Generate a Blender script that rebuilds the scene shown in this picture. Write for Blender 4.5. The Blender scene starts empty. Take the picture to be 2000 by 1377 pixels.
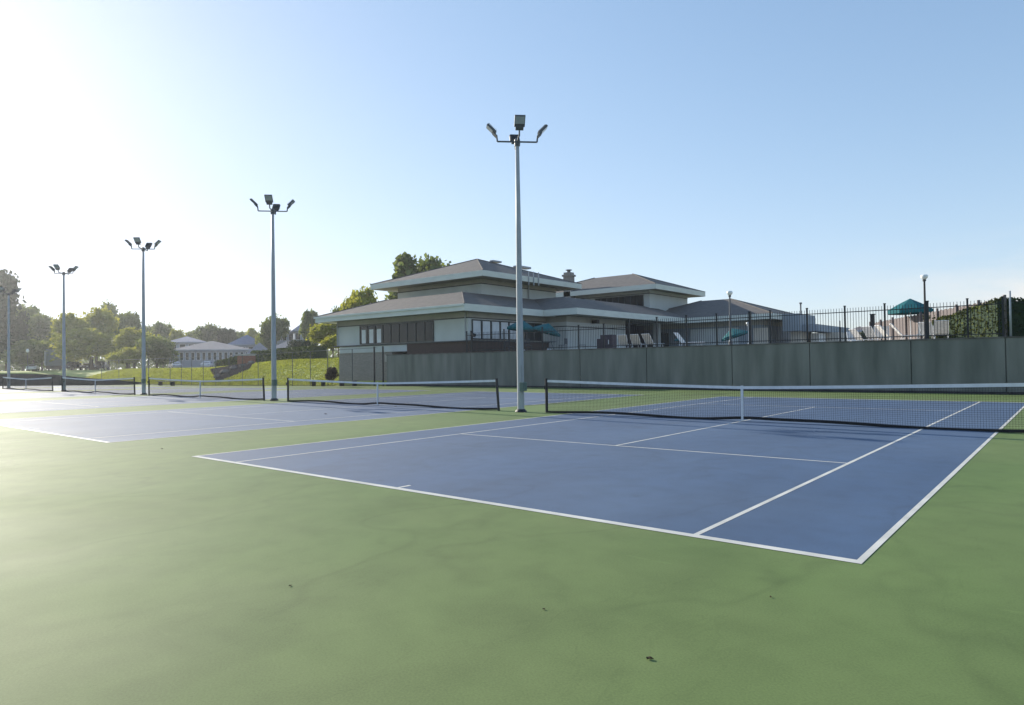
import bpy, math, random
from math import sin, cos, pi, radians as R_, sqrt
from mathutils import Vector, Matrix, noise
random.seed(7)
sc = bpy.context.scene
col = sc.collection

# ------------------------------------------------------------------ camera
CAM = Vector((12.286, -5.779, 1.5815))
YAW, PITCH, ROLL, FOC = -0.6913, 0.01679, -0.013729, 1334.3      # FOC in pixels of a 2000 px wide frame
fw = Vector((sin(YAW)*cos(PITCH), cos(YAW)*cos(PITCH), sin(PITCH)))
r0 = Vector((cos(YAW), -sin(YAW), 0)); u0 = r0.cross(fw)
rt = r0*cos(ROLL)+u0*sin(ROLL); up = u0*cos(ROLL)-r0*sin(ROLL)
cd = bpy.data.cameras.new('camera'); cam = bpy.data.objects.new('camera', cd); col.objects.link(cam)
m = Matrix((rt, up, -fw)).transposed().to_4x4(); m.translation = CAM; cam.matrix_world = m
cd.sensor_width = 36; cd.lens = FOC/2000*36; cd.clip_start = 0.05; cd.clip_end = 5000
cd.dof.use_dof = False
sc.camera = cam

# ------------------------------------------------------------------ light
SUN = Vector((-24.9, 2.3, 9.2)).normalized()
EL = math.asin(SUN.z); AZ = math.atan2(SUN.x, SUN.y)              # azimuth from +Y towards +X
w = bpy.data.worlds.new('World'); sc.world = w; w.use_nodes = True
nt = w.node_tree; nt.nodes.clear()
N = nt.nodes.new; L = nt.links.new
out = N('ShaderNodeOutputWorld'); bg = N('ShaderNodeBackground'); sky = N('ShaderNodeTexSky')
sky.sky_type = 'NISHITA'; sky.sun_disc = False; sky.sun_elevation = EL; sky.sun_rotation = AZ
sky.air_density = 1.0; sky.dust_density = 0.35; sky.ozone_density = 3.0; sky.altitude = 100
bg.inputs['Strength'].default_value = 0.14
# thin wisps of cloud low in the north
tc = N('ShaderNodeTexCoord'); mp = N('ShaderNodeMapping'); mp.inputs['Scale'].default_value = (1.6, 1.6, 7.0)
nz = N('ShaderNodeTexNoise'); nz.inputs['Scale'].default_value = 2.3; nz.inputs['Detail'].default_value = 6; nz.inputs['Roughness'].default_value = .6
rp = N('ShaderNodeValToRGB'); rp.color_ramp.elements[0].position = .42; rp.color_ramp.elements[1].position = .68
sx = N('ShaderNodeSeparateXYZ')
# soft shoulder on the glow round the sun: c' = g c / (1 + g c / m)
va = N('ShaderNodeVectorMath'); va.operation = 'SCALE'; va.inputs['Scale'].default_value = 1.74; L(sky.outputs[0], va.inputs[0])
vb = N('ShaderNodeVectorMath'); vb.operation = 'MULTIPLY_ADD'; vb.inputs[1].default_value = (1/6.8, 1/7.4, 1/8.8); vb.inputs[2].default_value = (1, 1, 1); L(va.outputs[0], vb.inputs[0])
vd = N('ShaderNodeVectorMath'); vd.operation = 'DIVIDE'; L(va.outputs[0], vd.inputs[0]); L(vb.outputs[0], vd.inputs[1])
L(tc.outputs['Generated'], mp.inputs['Vector']); L(mp.outputs[0], nz.inputs['Vector']); L(nz.outputs['Fac'], rp.inputs[0])
L(tc.outputs['Generated'], sx.inputs[0])
mz = N('ShaderNodeMapRange'); mz.inputs['From Min'].default_value = .155; mz.inputs['From Max'].default_value = .08
mx = N('ShaderNodeMapRange'); mx.inputs['From Min'].default_value = -.26; mx.inputs['From Max'].default_value = -.05
L(sx.outputs['Z'], mz.inputs['Value']); L(sx.outputs['X'], mx.inputs['Value'])
m1 = N('ShaderNodeMath'); m1.operation = 'MULTIPLY'; L(mz.outputs[0], m1.inputs[0]); L(mx.outputs[0], m1.inputs[1])
m2 = N('ShaderNodeMath'); m2.operation = 'MULTIPLY'; L(m1.outputs[0], m2.inputs[0]); L(rp.outputs[0], m2.inputs[1])
m3 = N('ShaderNodeMath'); m3.operation = 'MULTIPLY'; L(m2.outputs[0], m3.inputs[0]); m3.inputs[1].default_value = .9
mc = N('ShaderNodeMixRGB'); L(m3.outputs[0], mc.inputs['Fac']); L(vd.outputs[0], mc.inputs['Color1']); mc.inputs['Color2'].default_value = (4.5, 4.4, 4.3, 1)
L(mc.outputs[0], bg.inputs['Color']); L(bg.outputs[0], out.inputs['Surface'])

sd = bpy.data.lights.new('sun', 'SUN'); so = bpy.data.objects.new('sun', sd); col.objects.link(so)
sd.energy = 4.7; sd.angle = R_(0.55); sd.color = (1.0, .92, .79)
so.rotation_euler = (-SUN).to_track_quat('-Z', 'Y').to_euler()
sc.view_settings.view_transform = 'Standard'; sc.view_settings.look = 'None'
sc.view_settings.exposure = 0.62; sc.view_settings.gamma = 1
sc.cycles.volume_bounces = 1; sc.cycles.max_bounces = 6; sc.cycles.transparent_max_bounces = 16
sc.cycles.volume_step_rate = 4

# ------------------------------------------------------------------ pixel -> world helpers (2000 x 1377 frame)
def ray(u, v): return rt*((u-1000)/FOC)+up*((688.5-v)/FOC)+fw
def at_y(u, v, y): d = ray(u, v); return CAM+d*((y-CAM.y)/d.y)
def at_z(u, v, z): d = ray(u, v); return CAM+d*((z-CAM.z)/d.z)
def at_d(u, v, D): d = ray(u, v); return CAM+d*(D/sqrt(d.x*d.x+d.y*d.y))

# ------------------------------------------------------------------ materials
def mat(name, c, rough=.7, spec=.5, var=.12, scale=6., c2=None, metal=0., bump=0., bscale=40., det=5, coords='Object', trans=0., emit=None, stretch=None, sheen=0):
    m = bpy.data.materials.new(name); m.use_nodes = True; t = m.node_tree; b = t.nodes['Principled BSDF']
    b.inputs['Roughness'].default_value = rough; b.inputs['Specular IOR Level'].default_value = spec; b.inputs['Metallic'].default_value = metal
    tcn = t.nodes.new('ShaderNodeTexCoord'); n = t.nodes.new('ShaderNodeTexNoise'); n.inputs['Scale'].default_value = scale; n.inputs['Detail'].default_value = det
    src = tcn.outputs[coords]
    if stretch:
        mpn = t.nodes.new('ShaderNodeMapping'); mpn.inputs['Scale'].default_value = stretch; t.links.new(src, mpn.inputs[0]); src = mpn.outputs[0]
    t.links.new(src, n.inputs['Vector'])
    r = t.nodes.new('ShaderNodeValToRGB'); r.color_ramp.elements[0].position = .3; r.color_ramp.elements[1].position = .7
    a = c2 if c2 else tuple(x*(1-var) for x in c)
    bb = c if c2 else tuple(min(1, x*(1+var)) for x in c)
    r.color_ramp.elements[0].color = (*a, 1); r.color_ramp.elements[1].color = (*bb, 1)
    t.links.new(n.outputs['Fac'], r.inputs[0]); t.links.new(r.outputs[0], b.inputs['Base Color'])
    if bump:
        n2 = t.nodes.new('ShaderNodeTexNoise'); n2.inputs['Scale'].default_value = bscale; n2.inputs['Detail'].default_value = 4; t.links.new(tcn.outputs[coords], n2.inputs['Vector'])
        bp = t.nodes.new('ShaderNodeBump'); bp.inputs['Strength'].default_value = bump; bp.inputs['Distance'].default_value = .02
        t.links.new(n2.outputs['Fac'], bp.inputs['Height']); t.links.new(bp.outputs[0], b.inputs['Normal'])
    if trans:
        o = t.nodes['Material Output']; tr = t.nodes.new('ShaderNodeBsdfTranslucent'); mxs = t.nodes.new('ShaderNodeMixShader'); mxs.inputs[0].default_value = trans
        g = t.nodes.new('ShaderNodeMixRGB'); g.blend_type = 'MULTIPLY'; g.inputs[0].default_value = 1; g.inputs[2].default_value = (1.5, 1.35, .55, 1)
        t.links.new(r.outputs[0], g.inputs[1]); t.links.new(g.outputs[0], tr.inputs[0])
        t.links.new(b.outputs[0], mxs.inputs[1]); t.links.new(tr.outputs[0], mxs.inputs[2]); t.links.new(mxs.outputs[0], o.inputs['Surface'])
    return m

def court_mat(name, c, worn, spec):
    """Acrylic court paint: broad worn patches, water stains, fine sand grain."""
    m = bpy.data.materials.new(name); m.use_nodes = True; t = m.node_tree; b = t.nodes['Principled BSDF']
    nn = t.nodes.new; ln = t.links.new
    tcn = nn('ShaderNodeTexCoord')
    def noi(s, d, st=(1, 1, 1), rg=.55):
        mp_ = nn('ShaderNodeMapping'); mp_.inputs['Scale'].default_value = st; mp_.inputs['Rotation'].default_value = (0, 0, .5)
        ln(tcn.outputs['Object'], mp_.inputs[0]); n = nn('ShaderNodeTexNoise'); n.inputs['Scale'].default_value = s; n.inputs['Detail'].default_value = d; n.inputs['Roughness'].default_value = rg
        ln(mp_.outputs[0], n.inputs['Vector']); return n.outputs['Fac']
    def ramp(f, a, bq, lo, hi):
        r = nn('ShaderNodeValToRGB'); r.color_ramp.elements[0].position = a; r.color_ramp.elements[1].position = bq
        r.color_ramp.elements[0].color = (lo, lo, lo, 1); r.color_ramp.elements[1].color = (hi, hi, hi, 1); ln(f, r.inputs[0]); return r.outputs[0]
    def mul(a, bq):
        x = nn('ShaderNodeMixRGB'); x.blend_type = 'MULTIPLY'; x.inputs[0].default_value = 1; ln(a, x.inputs[1]); ln(bq, x.inputs[2]); return x.outputs[0]
    base = nn('ShaderNodeMixRGB'); ln(ramp(noi(.16, 5), .35, .7, 0, 1), base.inputs[0]); base.inputs[1].default_value = (*c, 1); base.inputs[2].default_value = (*worn, 1)
    x = mul(base.outputs[0], ramp(noi(.5, 7, (1, .4, 1)), .3, .62, .86, 1.05))
    x = mul(x, ramp(noi(2.6, 6), .32, .6, .92, 1.04))
    x = mul(x, ramp(noi(75, 3), .3, .7, .88, 1.10))
    # drying edges of old puddles
    pe = nn('ShaderNodeMath'); pe.operation = 'SUBTRACT'; ln(noi(.33, 3, (1, .7, 1), .45), pe.inputs[0]); pe.inputs[1].default_value = .5
    pa = nn('ShaderNodeMath'); pa.operation = 'ABSOLUTE'; ln(pe.outputs[0], pa.inputs[0]); x = mul(x, ramp(pa.outputs[0], 0., .012, .90, 1.0))
    pe = nn('ShaderNodeMath'); pe.operation = 'SUBTRACT'; ln(noi(.9, 5, (1, .35, 1), .6), pe.inputs[0]); pe.inputs[1].default_value = .56
    pa = nn('ShaderNodeMath'); pa.operation = 'ABSOLUTE'; ln(pe.outputs[0], pa.inputs[0]); x = mul(x, ramp(pa.outputs[0], 0., .008, .94, 1.0))
    # pale scuffs
    x = mul(x, ramp(noi(3.5, 2, (.35, 1.6, 1)), .70, .78, 1.0, 1.16))
    # small dark blotches
    x = mul(x, ramp(noi(1.3, 2), .22, .3, .8, 1.0))
    ln(x, b.inputs['Base Color'])
    b.inputs['Specular IOR Level'].default_value = spec
    ln(ramp(noi(.35, 4), .3, .7, .74, .80), b.inputs['Roughness'])
    n2 = noi(220, 3); bp = nn('ShaderNodeBump'); bp.inputs['Strength'].default_value = .35; bp.inputs['Distance'].default_value = .004
    ln(n2, bp.inputs['Height']); ln(bp.outputs[0], b.inputs['Normal'])
    return m

M = {
 'green': court_mat('court_green_paint', (.126, .190, .058), (.164, .210, .078), .24),
 'blue': court_mat('court_blue_paint', (.042, .088, .172), (.066, .114, .192), .6),
 'line': mat('line_paint', (.70, .68, .61), .6, .4, c2=(.50, .49, .44), scale=2.2, det=9),
 'grass': mat('grass', (.36, .40, .11), .9, .2, c2=(.26, .29, .08), scale=.35, det=8, bump=.6, bscale=8),
 'asphalt': mat('asphalt', (.06, .06, .062), .95, .05, scale=2),
 'deck': mat('deck_concrete', (.42, .39, .36), .85, scale=1.2, bump=.2),
 'concrete': mat('wall_concrete', (.225, .23, .21), .85, .3, c2=(.12, .13, .115), scale=.9, stretch=(1.6, 1, .25), det=8, bump=.4, bscale=18),
 'concrete_edge': mat('weathered_coping', (.16, .155, .14), .9, c2=(.07, .065, .055), scale=3),
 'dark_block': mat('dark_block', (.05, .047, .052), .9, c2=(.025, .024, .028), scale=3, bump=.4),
 'galv': mat('galvanised_steel', (.34, .36, .38), .5, .4, .15, 5, metal=0., stretch=(3, 3, .4)),
 'galv_dark': mat('dark_steel', (.09, .10, .115), .5, .5, .2, 9, metal=.3),
 'lens': mat('lamp_glass', (.35, .38, .42), .2, .7, .1, 9),
 'black': mat('black_paint', (.012, .012, .014), .45, .5, .2, 9),
 'netcord': mat('net_cord', (.018, .018, .02), .8, .3, .2, 9),
 'band': mat('net_band', (.66, .68, .70), .75, .3, .08, 6),
 'iron': mat('black_iron', (.012, .014, .018), .5, .4, .3, 5),
 'fence_galv': mat('fence_wire', (.10, .11, .11), .55, .4, .2, 5, metal=.3),
 'greenbox': mat('green_box', (.10, .15, .13), .6, .4, .15, 5),
 'panel': mat('wall_panel_paint', (.51, .54, .53), .75, .3, .06, .8),
 'fascia': mat('fascia_paint', (.60, .63, .57), .6, .4, .07, .9, stretch=(1, 1, 4)),
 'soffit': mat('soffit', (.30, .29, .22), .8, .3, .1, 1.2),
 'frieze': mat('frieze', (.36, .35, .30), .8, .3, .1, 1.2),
 'dark_trim': mat('dark_trim', (.05, .055, .06), .5, .4, .15, 4),
 'stone': mat('grey_stone', (.27, .25, .23), .9, .2, .2, 5, stretch=(1, 1, 5), bump=.5),
 'brick': mat('brown_brick', (.115, .078, .066), .9, .2, c2=(.07, .055, .05), scale=8, stretch=(1, 1, 3)),
 'glass': mat('window_glass', (.016, .02, .024), .08, .3, .1, 2),
 'sky_sheet': mat('window_sky_paint', (.62, .64, .66), .5, .4, .1, 2),  # pale tone painted as bright sky seen through the windows
 'teal': mat('teal_canvas', (.008, .115, .13), .8, .3, .15, 5, trans=.0),
 'white': mat('white_plastic', (.72, .70, .66), .5, .4, .08, 8),
 'white_metal': mat('white_metal', (.75, .76, .77), .4, .5, .05, 8),
 'globe': mat('globe_glass', (.78, .80, .80), .3, .5, .04, 8),
 'wood': mat('grey_wood', (.18, .155, .15), .85, .3, .2, 3, stretch=(6, 6, .5)),
 'beige': mat('beige_siding', (.52, .47, .40), .8, .3, .08, 3, stretch=(8, 8, .2)),
 'siding': mat('blue_grey_siding', (.26, .30, .34), .7, .3, .1, 4, stretch=(12, 12, .2)),
 'maroon': mat('dark_maroon_metal', (.045, .03, .045), .5, .4, .2, 3),
 'trunk': mat('bark', (.10, .08, .06), .9, .2, .3, 6, stretch=(4, 4, .6)),
 'leaf_yellow': mat('leaf_yellow_green', (.34, .35, .07), .7, .25, c2=(.17, .21, .05), scale=7, det=2, trans=.45),
 'leaf_mid': mat('leaf_mid_green', (.17, .22, .08), .7, .25, c2=(.08, .12, .05), scale=7, det=2, trans=.4),
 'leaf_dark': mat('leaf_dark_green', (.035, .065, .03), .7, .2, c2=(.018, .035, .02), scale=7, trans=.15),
 'leaf_hedge': mat('leaf_hedge', (.18, .22, .05), .7, .2, c2=(.06, .10, .03), scale=1.5, trans=.25),
 'leaf_clipped': mat('leaf_clipped', (.13, .17, .035), .8, .1, c2=(.06, .09, .025), scale=1.5),
 'leaf_ivy': mat('leaf_ivy', (.12, .14, .03), .8, .15, c2=(.03, .04, .018), scale=1.6, det=3, trans=.12),
 'leaf_red': mat('leaf_red_brown', (.055, .03, .03), .7, .2, c2=(.03, .02, .025), scale=1.5, trans=.1),
 'leaf_dry': mat('dry_leaf', (.05, .035, .02), .8, .2, .3, 30),
 'rock': mat('rock', (.13, .12, .115), .95, .05, .25, 3, bump=.6, bscale=6),
 'mulch': mat('mulch', (.035, .032, .034), 1., .0, .3, 4, bump=.6, bscale=9),
 'car_white': mat('car_paint_white', (.72, .73, .75), .25, .6, .03, 2),
 'car_dark': mat('car_paint_dark', (.03, .03, .045), .25, .6, .1, 2),
 'tyre': mat('tyre', (.015, .015, .015), .85, .3, .1, 9),
 'car_glass': mat('car_glass', (.02, .025, .03), .05, .7, .1, 2),
 'bus': mat('vehicle_grey', (.12, .15, .17), .4, .5, .1, 2),
 'house_wall': mat('house_wall', (.36, .39, .44), .8, .3, .08, 1.5),
 'house_roof': mat('house_roof', (.30, .27, .27), .85, .2, .15, 2.5),
 'house_roof2': mat('house_roof_blue', (.24, .25, .32), .85, .2, .15, 2.5),
 'red_brick': mat('red_brick', (.30, .13, .09), .9, .2, .2, 6),
 'mark': mat('streak_paint', (.07, .085, .055), .8, .3, .3, 5),
 'pale_strip': mat('pale_strip', (.42, .42, .30), .8, .3, .2, 2),
}
def roof_mat():
    m = mat('asphalt_shingles', (.185, .168, .155), .92, .2, c2=(.14, .13, .122), scale=2.5, det=8, bump=.3, bscale=14)
    t = m.node_tree; b = t.nodes['Principled BSDF']; tcn = t.nodes.new('ShaderNodeTexCoord')
    wv = t.nodes.new('ShaderNodeTexWave'); wv.bands_direction = 'Z'; wv.inputs['Scale'].default_value = 7.; wv.inputs['Distortion'].default_value = 1.2; wv.inputs['Detail Scale'].default_value = 8
    t.links.new(tcn.outputs['Object'], wv.inputs['Vector'])
    old = b.inputs['Base Color'].links[0].from_socket
    mr = t.nodes.new('ShaderNodeMapRange'); mr.inputs['To Min'].default_value = .84; mr.inputs['To Max'].default_value = 1.04; t.links.new(wv.outputs['Fac'], mr.inputs['Value'])
    mm = t.nodes.new('ShaderNodeMixRGB'); mm.blend_type = 'MULTIPLY'; mm.inputs[0].default_value = 1; t.links.new(old, mm.inputs[1]); t.links.new(mr.outputs[0], mm.inputs[2]); t.links.new(mm.outputs[0], b.inputs['Base Color'])
    return m
M['roof'] = roof_mat()
M['grass_blade'] = mat('grass_blade', (.25, .30, .085), .8, .2, c2=(.20, .23, .065), scale=.4, trans=.45)

# ------------------------------------------------------------------ mesh helpers
class MB:
    def __init__(s): s.v = []; s.f = []
    def face(s, pts): n = len(s.v); s.v += [tuple(p) for p in pts]; s.f.append(tuple(range(n, n+len(pts))))
    def box(s, a, b, rz=0, o=(0, 0, 0)):
        n = len(s.v)
        for z in (a[2], b[2]):
            for x, y in ((a[0], a[1]), (b[0], a[1]), (b[0], b[1]), (a[0], b[1])):
                X = x*cos(rz)-y*sin(rz); Y = x*sin(rz)+y*cos(rz)
                s.v.append((X+o[0], Y+o[1], z+o[2]))
        s.f += [tuple(n+i for i in q) for q in ((3, 2, 1, 0), (4, 5, 6, 7), (0, 1, 5, 4), (1, 2, 6, 5), (2, 3, 7, 6), (3, 0, 4, 7))]; return s
    def tube(s, p, q, r0, r1=None, n=10, cap=True):
        p = Vector(p); q = Vector(q); r1 = r0 if r1 is None else r1
        d = (q-p).normalized(); a = d.orthogonal().normalized(); b = d.cross(a); k = len(s.v)
        for c, r in ((p, r0), (q, r1)):
            for i in range(n): t = 2*pi*i/n+pi/n; s.v.append(tuple(c+a*(r*cos(t))+b*(r*sin(t))))
        for i in range(n): j = (i+1) % n; s.f.append((k+i, k+j, k+n+j, k+n+i))
        if cap: s.f.append(tuple(k+n-1-i for i in range(n))); s.f.append(tuple(k+n+i for i in range(n)))
        return s
    def lathe(s, prof, n=16, o=(0, 0, 0)):
        k = len(s.v)
        for r, z in prof:
            for i in range(n): t = 2*pi*i/n; s.v.append((o[0]+r*cos(t), o[1]+r*sin(t), o[2]+z))
        for a in range(len(prof)-1):
            for i in range(n): j = (i+1) % n; s.f.append((k+a*n+i, k+a*n+j, k+(a+1)*n+j, k+(a+1)*n+i))
        return s
    def prism(s, prof, a, b, axis='y', o=(0, 0, 0), rz=0):
        """closed outline prof [(h,z)] extruded from a to b"""
        n = len(prof); k = len(s.v)
        for w_ in (a, b):
            for h, z in prof:
                x, y = (h, w_) if axis == 'y' else (w_, h)
                s.v.append((x*cos(rz)-y*sin(rz)+o[0], x*sin(rz)+y*cos(rz)+o[1], z+o[2]))
        for i in range(n): j = (i+1) % n; s.f.append((k+i, k+j, k+n+j, k+n+i))
        s.f.append(tuple(k+n-1-i for i in range(n))); s.f.append(tuple(k+n+i for i in range(n))); return s
    def build(s, name, m, parent=None, smooth=False, bevel=0, loc=None):
        me = bpy.data.meshes.new(name); me.from_pydata(s.v, [], s.f); me.update()
        me.materials.append(M[m] if isinstance(m, str) else m)
        if smooth:
            for p in me.polygons: p.use_smooth = True
        o = bpy.data.objects.new(name, me); col.objects.link(o)
        if parent: o.parent = parent
        if loc: o.location = loc
        if bevel:
            b = o.modifiers.new('bevel', 'BEVEL'); b.width = bevel; b.segments = 2; b.limit_method = 'ANGLE'
        return o
def tag(o, label=None, cat=None, group=None, kind=None):
    if label: o['label'] = label
    if cat: o['category'] = cat
    if group: o['group'] = group
    if kind: o['kind'] = kind
    return o
def thing(name, label, cat, loc=(0, 0, 0), rz=0, group=None):
    o = bpy.data.objects.new(name, None); col.objects.link(o); o.location = loc; o.rotation_euler = (0, 0, rz); o.empty_display_size = .2
    return tag(o, label, cat, group)
def children(o): return [c for c in bpy.data.objects if c.parent == o]
def dup(root, loc, rz=0, label=None, scale=None):
    r = root.copy(); col.objects.link(r); r.location = loc; r.rotation_euler = (0, 0, rz)
    if scale: r.scale = scale
    if label: r['label'] = label
    for ch in children(root):
        c = ch.copy(); col.objects.link(c); c.parent = r
        for g in children(ch): d = g.copy(); col.objects.link(d); d.parent = c
    return r
def struct(mb, name, m, **k): return tag(mb.build(name, m, **k), kind='structure')

def sm(t): t = max(0., min(1., t)); return t*t*(3-2*t)
def zc(x, y): return -0.32*sm((y-13)/17)*sm((-20-x)/45)
def terr(x, y):
    base = zc(min(x, 40), min(y, 30))-.08
    z = base
    if x > -38.3:
        if y > 31.15: z = 2.3
    elif y > 30.3:
        P = 1.52+.95*sm((x+85)/30)
        wd = 9+1.5*sm((-45-x)/30)
        z = base+(P-base)*sm((y-30.4)/wd)
    if x < -78: z = max(z, base+(1.55-base)*sm((-78-x)/5)*(1-sm((y-22)/8)))
    dist = sqrt(x*x+y*y)
    return z + .15*noise.noise(Vector((x*.05, y*.05, 0)))*sm((dist-90)/60)

# ================================================================== SETTING
def axis(lo, hi, dense, steps):
    s = set()
    for a, b, st in steps:
        n = max(1, int(round((b-a)/st)))
        for i in range(n+1): s.add(round(a+(b-a)*i/n, 3))
    for d in dense: s.add(d)
    return sorted(s)
xs = axis(0, 0, [-38.4, -38.25, 40], [(-1500, -300, 150), (-300, -100, 12), (-100, -76, 1.5), (-76, -30, 2), (-30, 40, 10), (40, 1200, 130)])
ys = axis(0, 0, [30.2, 30.4, 31.1, 31.2], [(-800, -60, 100), (-60, 28, 8), (28, 48, 1), (48, 150, 8), (150, 1500, 120)])
g = MB(); nx = len(xs)
for y in ys:
    for x in xs: g.v.append((x, y, terr(x, y)))
for j in range(len(ys)-1):
    for i in range(nx-1): k = j*nx+i; g.f.append((k, k+1, k+nx+1, k+nx))
struct(g, 'ground', 'grass', smooth=False)

def sheet(x0, x1, y0, y1, dz, st=1.0):
    mb = MB(); na = max(1, int(math.ceil((x1-x0)/st))); nb = max(1, int(math.ceil((y1-y0)/st)))
    for j in range(nb+1):
        for i in range(na+1):
            x = x0+(x1-x0)*i/na; y = y0+(y1-y0)*j/nb; mb.v.append((x, y, zc(x, y)+dz))
    for j in range(nb):
        for i in range(na): k = j*(na+1)+i; mb.f.append((k, k+1, k+na+2, k+na+1))
    return mb
def join(a, b): n = len(a.v); a.v += b.v; a.f += [tuple(i+n for i in q) for q in b.f]; return a
struct(sheet(-78, 40, -40, 30.15, 0), 'court_surface', 'green')
SP = 14.836
blue = MB(); lines = MB(); LW = .055
for n in range(6):
    X = -SP*n
    join(blue, sheet(X, X+10.97, 0, 23.77, .002, .5))
    def ln(x0, x1, y0, y1): join(lines, sheet(X+x0, X+x1, y0, y1, .004, .5))
    bw = .10
    ln(0, 10.97, 0, bw); ln(0, 10.97, 23.77-bw, 23.77)
    for x in (0, 10.97-.055): ln(x, x+.055, bw, 23.77-bw)
    for x in (1.37, 9.6-.055): ln(x, x+.055, bw, 23.77-bw)
    a, b = 1.37+.055, 9.6-.055
    ln(a, b, 5.46, 5.51); ln(a, b, 18.26, 18.31)
    ln(5.46, 5.51, 5.51, 18.26)
    ln(5.46, 5.51, bw, bw+.2); ln(5.46, 5.51, 23.77-bw-.2, 23.77-bw)
struct(blue, 'court_paint', 'blue'); struct(lines, 'court_lines', 'line')
# dark streaks on the acrylic
ck = MB()
def dark_streak(pts, wd):
    P = [Vector((p[0], p[1], 0)) for p in pts]; Q = []
    for a, b in zip(P, P[1:]):
        k = max(2, int((b-a).length/.5))
        for i in range(k): Q.append(a.lerp(b, i/k))
    Q.append(P[-1]); prev = None
    for i, p in enumerate(Q):
        d = (Q[min(i+1, len(Q)-1)]-Q[max(i-1, 0)]).normalized(); nrm = Vector((-d.y, d.x, 0))
        p = p+nrm*random.uniform(-.05, .05); ww = wd*random.uniform(.5, 1.2)*min(1, .2+min(i, len(Q)-1-i)/4)
        L_ = p+nrm*ww; R2 = p-nrm*ww; zz = zc(p.x, p.y)+.006
        if prev: ck.face([(prev[0].x, prev[0].y, prev[2]), (prev[1].x, prev[1].y, prev[2]), (R2.x, R2.y, zz), (L_.x, L_.y, zz)])
        prev = (L_, R2, zz)
g1 = at_z(955, 795, 0); g2 = at_z(1060, 790, 0); g3 = at_z(1180, 781, 0)
dark_streak([g1, g2, g3], .09)  # long narrow dark line near the second court's edge
a1 = at_z(1236, 773, 0); a2 = at_z(1290, 773.5, 0); dark_streak([a1, a2], .28)  # short shadow painted on as a dark streak
a1 = at_z(1330, 773, 0); a2 = at_z(1420, 770, 0); dark_streak([a1, a2], .2)  # another short shadow, painted the same way
struct(ck, 'court_streaks', 'mark')
pk = MB()
for (x0, x1, y0, y1) in ((-190, -78, 44, 130),):
    pk.face([(x0, y0, 1.6), (x1, y0, 1.6), (x1, y1, 1.6), (x0, y1, 1.6)])
struct(pk, 'parking_lot', 'asphalt')
dk = MB().box((-31.2, 30.5, 1.9), (16, 95, 2.45)); struct(dk, 'pool_deck', 'deck')

gb = MB(); rg = random.Random(5)
for i in range(90000):
    x = -38.6-70*rg.random()**.9; y = 30.7+rg.random()**1.2*20; z = terr(x, y); t_ = rg.uniform(0, pi); f_ = 1+max(0, -x-50)/40; h_ = rg.uniform(.03, .09)*f_; w_ = rg.uniform(.04, .09)*f_; n = len(gb.v)
    dx_, dy_ = cos(t_)*w_, sin(t_)*w_; lx, ly = rg.uniform(-.06, .06), rg.uniform(-.06, .06)
    gb.v += [(x-dx_, y-dy_, z-.02), (x+dx_, y+dy_, z-.02), (x+dx_+lx, y+dy_+ly, z+h_), (x-dx_+lx, y-dy_+ly, z+h_)]; gb.f.append((n, n+1, n+2, n+3))
tag(gb.build('grass_tufts', 'grass_blade'), 'sunlit yellow green grass covering the bank beyond the courts', 'grass', kind='stuff')
# low dark wall at the far end of the courts
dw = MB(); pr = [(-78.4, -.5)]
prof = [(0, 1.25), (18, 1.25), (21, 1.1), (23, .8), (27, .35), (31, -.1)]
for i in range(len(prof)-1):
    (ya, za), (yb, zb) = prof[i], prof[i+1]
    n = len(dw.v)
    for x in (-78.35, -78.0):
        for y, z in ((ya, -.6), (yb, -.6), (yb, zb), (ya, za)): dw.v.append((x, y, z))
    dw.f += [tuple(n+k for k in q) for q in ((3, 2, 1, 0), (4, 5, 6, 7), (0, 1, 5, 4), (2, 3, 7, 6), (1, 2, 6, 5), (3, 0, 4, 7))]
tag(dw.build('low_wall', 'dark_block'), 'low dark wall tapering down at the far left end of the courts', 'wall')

# ================================================================== RETAINING WALL
rw = thing('retaining_wall', 'long grey green concrete retaining wall with vertical joints behind the courts', 'wall')
joints = [at_y(u, 720, 30.2).x for u in (755, 919, 1133, 1263, 1430, 1582, 1780, 1965)]+[14.2, 18.6, 24]
wb = MB()
for a, b in zip(joints, joints[1:]): wb.box((a+.022, 30.2, -.4), (b-.022, 30.52, 2.40))
wb.box((joints[0]+.05, 30.28, -.4), (joints[-1], 30.50, 2.38))
wb.build('wall', 'concrete', rw)
cp = MB().box((joints[0], 30.18, 2.40), (joints[-1], 30.56, 2.47)); cp.build('coping', 'concrete_edge', rw)
ft = MB().box((joints[0]+.1, 30.06, -.4), (joints[-1], 30.195, .10)); ft.build('footing', 'dark_block', rw)

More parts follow.
